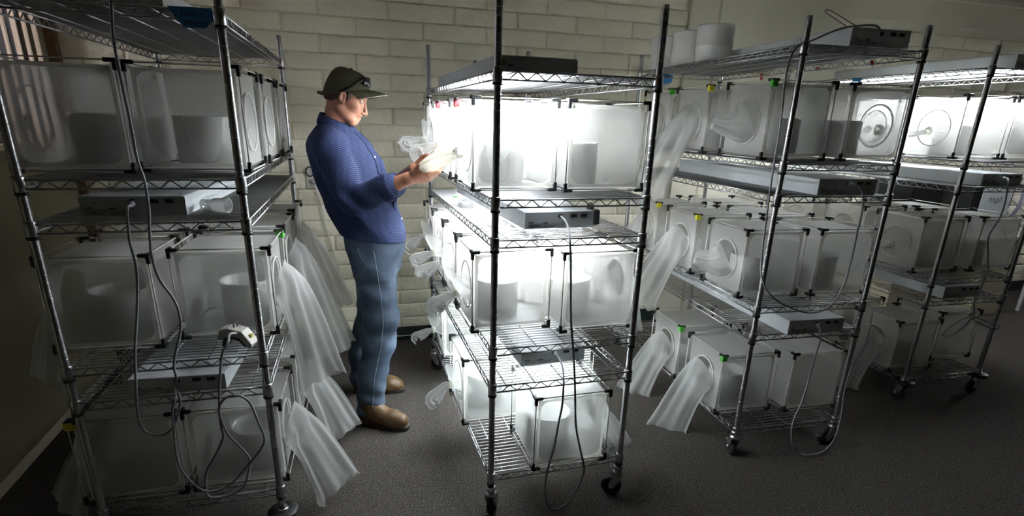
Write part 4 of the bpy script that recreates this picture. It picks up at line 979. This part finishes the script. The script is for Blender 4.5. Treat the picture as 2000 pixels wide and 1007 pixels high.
# shirt
def shirt_mat():
    m, n, l = nmat('blue checked cotton'); b = n['Principled BSDF']; b.inputs['Roughness'].default_value = .85; b.inputs['Specular IOR Level'].default_value = .2
    tc = n.new('ShaderNodeTexCoord'); mp_ = n.new('ShaderNodeMapping'); mp_.inputs['Rotation'].default_value = (0, R(-16), R(20)); l.new(tc.outputs['Object'], mp_.inputs[0])
    sx = n.new('ShaderNodeSeparateXYZ'); l.new(mp_.outputs[0], sx.inputs[0])
    def stripe(sock, f, lo, hi):
        a = n.new('ShaderNodeMath'); a.operation = 'MULTIPLY'; a.inputs[1].default_value = f; l.new(sock, a.inputs[0])
        c = n.new('ShaderNodeMath'); c.operation = 'SINE'; l.new(a.outputs[0], c.inputs[0])
        r = n.new('ShaderNodeMapRange'); r.inputs['From Min'].default_value = lo; r.inputs['From Max'].default_value = hi; l.new(c.outputs[0], r.inputs[0]); return r.outputs[0]
    h = stripe(sx.outputs['Z'], 2*PI/.0078, .45, 1.0)
    ad = n.new('ShaderNodeMath'); ad.operation = 'ADD'; l.new(sx.outputs['X'], ad.inputs[0]); l.new(sx.outputs['Y'], ad.inputs[1])
    v = stripe(ad.outputs[0], 2*PI/.0078, .6, 1.0)
    mxm = n.new('ShaderNodeMath'); mxm.operation = 'MULTIPLY_ADD'; mxm.inputs[1].default_value = .25; l.new(v, mxm.inputs[0]); 
    hm = n.new('ShaderNodeMath'); hm.operation = 'MULTIPLY'; hm.inputs[1].default_value = .6; l.new(h, hm.inputs[0]); l.new(hm.outputs[0], mxm.inputs[2])
    r = n.new('ShaderNodeValToRGB'); r.color_ramp.elements[0].color = (.008, .013, .046, 1); r.color_ramp.elements[1].color = (.085, .115, .235, 1)
    l.new(mxm.outputs[0], r.inputs[0]); l.new(r.outputs[0], b.inputs['Base Color'])
    t = n.new('ShaderNodeTexNoise'); t.inputs['Scale'].default_value = 38; t.inputs['Detail'].default_value = 3; l.new(tc.outputs['Object'], t.inputs['Vector'])
    u = n.new('ShaderNodeBump'); u.inputs['Strength'].default_value = .25; u.inputs['Distance'].default_value = .006; l.new(t.outputs['Fac'], u.inputs['Height']); l.new(u.outputs[0], b.inputs['Normal'])
    return m
shirtm = shirt_mat()
ss = SDF((-.32, 2.42, .90), (.42, 3.30, 1.62), .0045)
ss.stack([lv(*t) for t in TOR], MF, MR, .0, 2.35)
ss.cap((-.05, 2.82, 1.475), (.02, 3.045, 1.475), .058, .058, .05)
ss.cap(rsh, rel, .079, .070, .035).cap(rel, rcu, .070, .056, .012)
ss.cap(lsh, lel, .079, .068, .035).cap(lel, lcu, .066, .056, .012)
ss.ell((.17, 2.83, 1.03), (.10, .10, .09), None, .05)
rel_, rsh_ = np.array(rel), np.array(rsh)
def folds(X, Y, Z):
    d = np.sqrt((X-rel[0]-.02)**2+(Y-rel[1])**2+(Z-rel[2]-.01)**2); e = np.exp(-(d/.11)**2)
    f1 = e*.0085*np.sin(62*(X*.95+.35*Z+.25*Y)+3*np.sin(21*Z))
    w_ = np.exp(-((Z-1.08)/.11)**2); f2 = w_*.0055*np.sin(46*(Z+.55*X-.2*Y)+2.2*np.sin(13*X+7*Y))
    f3 = np.exp(-((Z-1.33)/.13)**2)*.0045*np.sin(38*(X*.9-.75*Z)+1.7*np.sin(11*Y+6*Z))
    f4 = .0022*np.sin(27*X+19*Z+8*np.sin(6*Z+5*Y))
    return f1+f2+f3+f4
ss.warp(folds)
hemn = np.array((-.13, 0, -1.0)); hemn = hemn/np.linalg.norm(hemn)
ss.plane_cut((.14, 2.9, 1.003), hemn, .003)
sh_me = ss.mesh('shirt', shirtm); del ss
shirt = mp('shirt', sh_me)
def wchild(parent, name, me, label=None):
    me.transform(Matrix.Translation((-.115, -2.9, 0))); o = ob(name, me, parent)
    if label: o['label'] = label
    return o
col_ = []
for j, (rad, dz) in enumerate(((.060, .038), (.064, .043), (.069, .036), (.080, .010), (.084, -.006), (.079, -.004))):
    row = []
    for i in range(41):
        th = R(14+332*i/40); c, s_ = math.cos(th), math.sin(th)
        z = 1.520+.022*(1-c)/2*1.6-.012*(1+c)/2; pt = (1+c)**3/8
        row.append((NB[0]+MF[0]*(rad*1.03*c+.006)+MR[0]*rad*1.05*s_, NB[1]+MF[1]*(rad*1.03*c+.006)+MR[1]*rad*1.05*s_, z+dz-(.030*pt if j in (3, 4, 5) else .004*pt)))
    col_.append(row)
wchild(shirt, 'collar', MB().loft(col_, closed=False).mesh('collar', shirtm, True))
for c, w_, nm in ((rcu, rwr, 'cuff'), (lcu, lwr, 'cuff')):
    a, b = np.array(c), np.array(w_); d = (b-a)/np.linalg.norm(b-a); P = [a-d*.030, a-d*.029, a-d*.012, a+d*.012, a+d*.022, a+d*.023, a+d*.010]
    wchild(shirt, nm, MB().tube(P, [.052, .0605, .0615, .0595, .057, .050, .046], 28, False).mesh(nm, shirtm, True))
bvh = BVHTree.FromPolygons([v.co[:] for v in sh_me.vertices], [p.vertices[:] for p in sh_me.polygons])
def onshirt(x, z, lift=.001, d=(0.25, 1, 0)):
    d = Vector(d).normalized(); h = bvh.ray_cast(Vector((x-.115, 2.0-2.9, z))-Vector((d.x*.8/d.y, 0, 0)), d)
    return (np.array(h[0])+np.array((.115, 2.9, 0))-np.array(d)*lift) if h[0] else None
# placket down the front and its buttons
pl = MB(); pts = []
for z in np.linspace(1.515, 1.02, 26):
    t_ = np.interp(z, [r[0] for r in reversed(TOR)], [r[1] for r in reversed(TOR)]); cpt = np.array((t_, MO[1]-(t_-MO[0])*.364, z))
    h = bvh.ray_cast(Vector(cpt+MF*.6-np.array((.115, 2.9, 0))), Vector(-MF)); 
    if h[0]: pts.append(np.array(h[0])+np.array((.115, 2.9, 0)))
pts = np.array(pts)
for s0, s1 in ((-.016, .016),):
    rows = [[tuple(p+MR*s0+MF*-.003), tuple(p+MR*s0+MF*.0025), tuple(p+MR*s1+MF*.0035), tuple(p+MR*s1-MF*.004)] for p in pts]; pl.loft(rows, True, True)
wchild(shirt, 'placket', pl.mesh('placket', shirtm))
btn = MB().lathe([(.001, .0018), (.0045, .002), (.0055, .001), (.0055, -.002)], 12).mesh('button', pbr('white button', (.7, .7, .68), .3), True)
def button(p, nrm):
    o = ob('button', btn, shirt); o.matrix_basis = Matrix.Translation(Vector(p)-Vector((.115, 2.9, 0))) @ Vector(nrm).to_track_quat('Z', 'Y').to_matrix().to_4x4()
for i in (6, 11, 16, 21): button(pts[min(i, len(pts)-1)]+MF*.0045+MR*.004, tuple(MF*.8+MR*.6))
for i in (3, 5):
    p = np.array(col_[4][i]); button(p+np.array((.002, -.004, .004)), (.5, -.8, .2))
p = onshirt(.115, 1.462)
if p is not None:
    tag_ = MB().bbox((-.006, -.004, -.02), (.006, .004, .045), .002).mesh('pocket_pen', black); o = ob('pocket_pen', tag_, shirt); o.location = Vector(p)-Vector((.115, 2.9, 0)); o.rotation_euler = (R(-8), R(20), 0); o['label'] = 'black pen clipped in the shirt pocket'
# jeans
def denim():
    m, n, l = nmat('faded blue denim'); b = n['Principled BSDF']; b.inputs['Roughness'].default_value = .85; b.inputs['Specular IOR Level'].default_value = .2
    tc = n.new('ShaderNodeTexCoord'); t = n.new('ShaderNodeTexNoise'); t.inputs['Scale'].default_value = 7; t.inputs['Detail'].default_value = 5; l.new(tc.outputs['Object'], t.inputs['Vector'])
    g = n.new('ShaderNodeTexNoise'); g.inputs['Scale'].default_value = 420; l.new(tc.outputs['Object'], g.inputs['Vector'])
    r = n.new('ShaderNodeValToRGB'); r.color_ramp.elements[0].position = .32; r.color_ramp.elements[1].position = .72
    r.color_ramp.elements[0].color = (.030, .046, .078, 1); r.color_ramp.elements[1].color = (.105, .145, .205, 1); l.new(t.outputs['Fac'], r.inputs[0])
    x = n.new('ShaderNodeMix'); x.data_type = 'RGBA'; x.blend_type = 'OVERLAY'; x.inputs[0].default_value = .35; l.new(r.outputs[0], x.inputs[6]); l.new(g.outputs['Color'], x.inputs[7])
    h = n.new('ShaderNodeHueSaturation'); h.inputs['Saturation'].default_value = .95; l.new(x.outputs[2], h.inputs['Color']); l.new(h.outputs[0], b.inputs['Base Color'])
    u = n.new('ShaderNodeBump'); u.inputs['Strength'].default_value = .3; u.inputs['Distance'].default_value = .004; l.new(t.outputs['Fac'], u.inputs['Height']); l.new(u.outputs[0], b.inputs['Normal']); return m
denim_m = denim()
js = SDF((-.16, 2.58, .04), (.38, 3.30, 1.06), .0045)
js.stack([lv(1.02,.135,.152,.178), lv(.95,.137,.147,.178), lv(.88,.143,.130,.178), lv(.82,.147,.118,.172)], MF, MR, .0)
NL = [((.118,2.81,.86),.100), ((.128,2.795,.72),.094), ((.141,2.785,.60),.089), ((.125,2.78,.46),.080), ((.082,2.775,.30),.0745), ((.058,2.77,.085),.073)]
FL = [((.165,2.985,.86),.100), ((.150,3.02,.72),.092), ((.118,3.06,.58),.085), ((.078,3.085,.42),.077), ((.040,3.105,.27),.073), ((.030,3.125,.085),.072)]
for LG in (NL, FL):
    for (a, ra), (b, rb) in zip(LG, LG[1:]): js.cap(a, b, ra, rb, .03)
def jf(X, Y, Z):
    f = np.exp(-((Z-.52)/.10)**2)*.0042*np.sin(52*(Z-.5*X)+2.4*np.sin(9*X+12*Y)) + np.exp(-((Z-.16)/.09)**2)*.0055*np.sin(58*(Z+.35*X)+2*np.sin(14*Y+8*X))
    return f+np.exp(-((Z-.80)/.09)**2)*.0035*np.sin(44*(Z+.7*X)+1.5*np.sin(12*Y))+.002*np.sin(24*Z+17*X+9*np.sin(4*Y+3*Z))
js.warp(jf); js.plane_cut((0, 0, .072), (-.05, 0, -1), .004)
j_me = js.mesh('jeans', denim_m); del js
jeans = mp('jeans', j_me)
jb = BVHTree.FromPolygons([v.co[:] for v in j_me.vertices], [p.vertices[:] for p in j_me.polygons])
def onjeans(x, z):
    h = jb.ray_cast(Vector((x-.115, -.7, z)), Vector((0, 1, 0))); return None if h[0] is None else np.array(h[0])+np.array((.115, 2.9, 0))
sm_ = [q for q in (onjeans(x, z) for x, z in zip(np.interp(np.linspace(.97, .09, 60), [.09, .30, .47, .60, .75, .97], [.062, .088, .128, .146, .140, .118]), np.linspace(.97, .09, 60))) if q is not None]
wchild(jeans, 'side_seam', MB().tube([q+np.array((0, -.0008, 0)) for q in sm_], .0016, 5).mesh('side_seam', pbr('pale seam thread', (.25, .31, .40), .8), True), 'pale stitched side seam')
pk = [q for q in (onjeans(x, z) for x, z in ((.045, .975), (.052, .94), (.072, .905), (.108, .885))) if q is not None]
if len(pk) > 2: wchild(jeans, 'pocket_edge', MB().tube(spline(pk, 5), .003, 5).mesh('pocket_edge', denim_m, True))
# boots
leather = pbr('tan boot leather', (.095, .050, .0175), .55, noise=.35, nscale=16, bump=.25, bscale=90, bdist=.002)
solem = pbr('dark boot sole', (.022, .017, .013), .7)
for he, to, an in (((-.004,2.787), (.246,2.642), (.052,2.768)), ((-.024,3.152), (.276,3.100), (.030,3.128))):
    h_, t_ = np.array((*he, 0)), np.array((*to, 0)); d = (t_-h_)/np.linalg.norm(t_-h_); sd = np.array((-d[1], d[0], 0)); L = np.linalg.norm(t_-h_)
    bt = SDF(np.minimum(h_, t_)-np.array((.09, .09, 0)), np.maximum(h_, t_)+np.array((.09, .09, .2)), .0036)
    Q = lambda a, z, o=0: h_+d*a*L+sd*o+np.array((0, 0, z))
    bt.cap(Q(.13, .055), Q(.16, .075), .042, .046, .02).cap(Q(.70, .046), Q(.84, .042), .050, .043, .03).cap(Q(.25, .06), Q(.70, .046), .045, .048, .03).cap(Q(.26, .085), Q(.24, .16), .052, .052, .02).cap(Q(.45, .078), Q(.3, .11), .042, .045, .03)
    bt.warp(lambda X, Y, Z: .0016*np.sin(70*(X*d[0]+Y*d[1])+9*np.sin(20*Z))*np.exp(-((Z-.07)/.03)**2))
    bt.plane_cut((0, 0, .022), (0, 0, -1), .002).plane_cut((0, 0, .15), (0, 0, 1), .004)
    boot = mp('boot', bt.mesh('boot', leather))
    ol = []
    for i in range(40):
        th = 2*PI*i/40; c, s_ = math.cos(th), math.sin(th); a = .5+.515*c; wd = .0475*(1-.16*math.exp(-((a-.38)/.16)**2)); ol.append(Q(0, 0)+d*L*a+sd*wd*np.sign(s_)*abs(s_)**.62)
    wchild(boot, 'boot_sole', MB().loft([[tuple(p+np.array((0, 0, z))+(p-Q(.5, 0))*k_) for p in ol] for z, k_ in ((.0, -.02), (.004, 0.0), (.020, 0.0), (.025, -.01))], True, True).mesh('boot_sole', solem, True))

# ------------------------------------------------------------------ the sleeve the man is holding, and the vial in it
c0 = CG[(2, 'u', 'L', 0)]; w0 = np.array((.46, 2.045, 1.3345))
def rel_pts(P): return [tuple(np.array(p)-w0) for p in P]
hc = np.array((.46+INS, 2.045+RC, 1.3345+RZ))
kn_ = np.array((.438, 2.175, 1.462)); vi = np.array((.352, 2.475, 1.388))
def wsleeve(path, W, H, A, npl, seed, n=72, sub=6, turn=None):
    P = [(hc[0]-p[0], p[1]-hc[1], p[2]-hc[2]) for p in path]; return sleeve_mesh('h', P, W, H, A, npl, seed, sleeve_m, n=n, sub=sub, turn=turn)
def place(mb):
    q = MB(); q.f = mb.f; q.v = [(INS-.002-x, RC+y, RZ+z) for x, y, z in mb.v]; return q
cone = place(wsleeve([hc, hc*.7+kn_*.3, hc*.3+kn_*.7, kn_], [RR, .064, .030, .013], [RR, .064, .030, .013], [0, .004, .004, .003], 16, 5))
s0 = ob('sleeve', cone.mesh('sleeve', sleeve_m, True), c0); ob('sleeve_ring', RING, s0, (INS-.003, 0, 0))
dk = (vi-kn_)/np.linalg.norm(vi-kn_)
ob('sleeve_knot', place(wsleeve([kn_-dk*.010, kn_, kn_+dk*.016, kn_+dk*.03], [.014, .021, .022, .014], [.014, .021, .022, .014], [.001, .002, .002, .001], 13, 8)).mesh('sleeve_knot', knot_m, True), s0)
heldm = sheer('taut netting', (.80, .78, .70), .72, .45)
pth = [kn_+dk*.024, kn_+dk*.06+np.array((0, 0, .004)), kn_*.6+vi*.4+np.array((0, 0, .008)), kn_*.25+vi*.75+np.array((0, 0, .004)), vi, vi+dk*.03]
ob('sleeve_end', place(wsleeve(pth, [.013, .022, .030, .036, .031, .026], [.013, .022, .030, .033, .028, .024], [.001, .003, .003, .003, .002, .001], 7, 9)).mesh('sleeve_end', heldm, True), s0)
vt = MB().lathe([(.001, .001), (.0165, .001), (.018, .06), (.0165, .06), (.015, .003), (.001, .003)], 22)
vq = thing('vial', 'clear vial held in the man\'s hands inside the netting sleeve', 'vial', tuple(vi-dk*.045))
o = ob('vial_wall', vt.mesh('vial_wall', clearpl, True), vq); o.rotation_euler = Vector(dk).to_track_quat('Z', 'Y').to_euler()
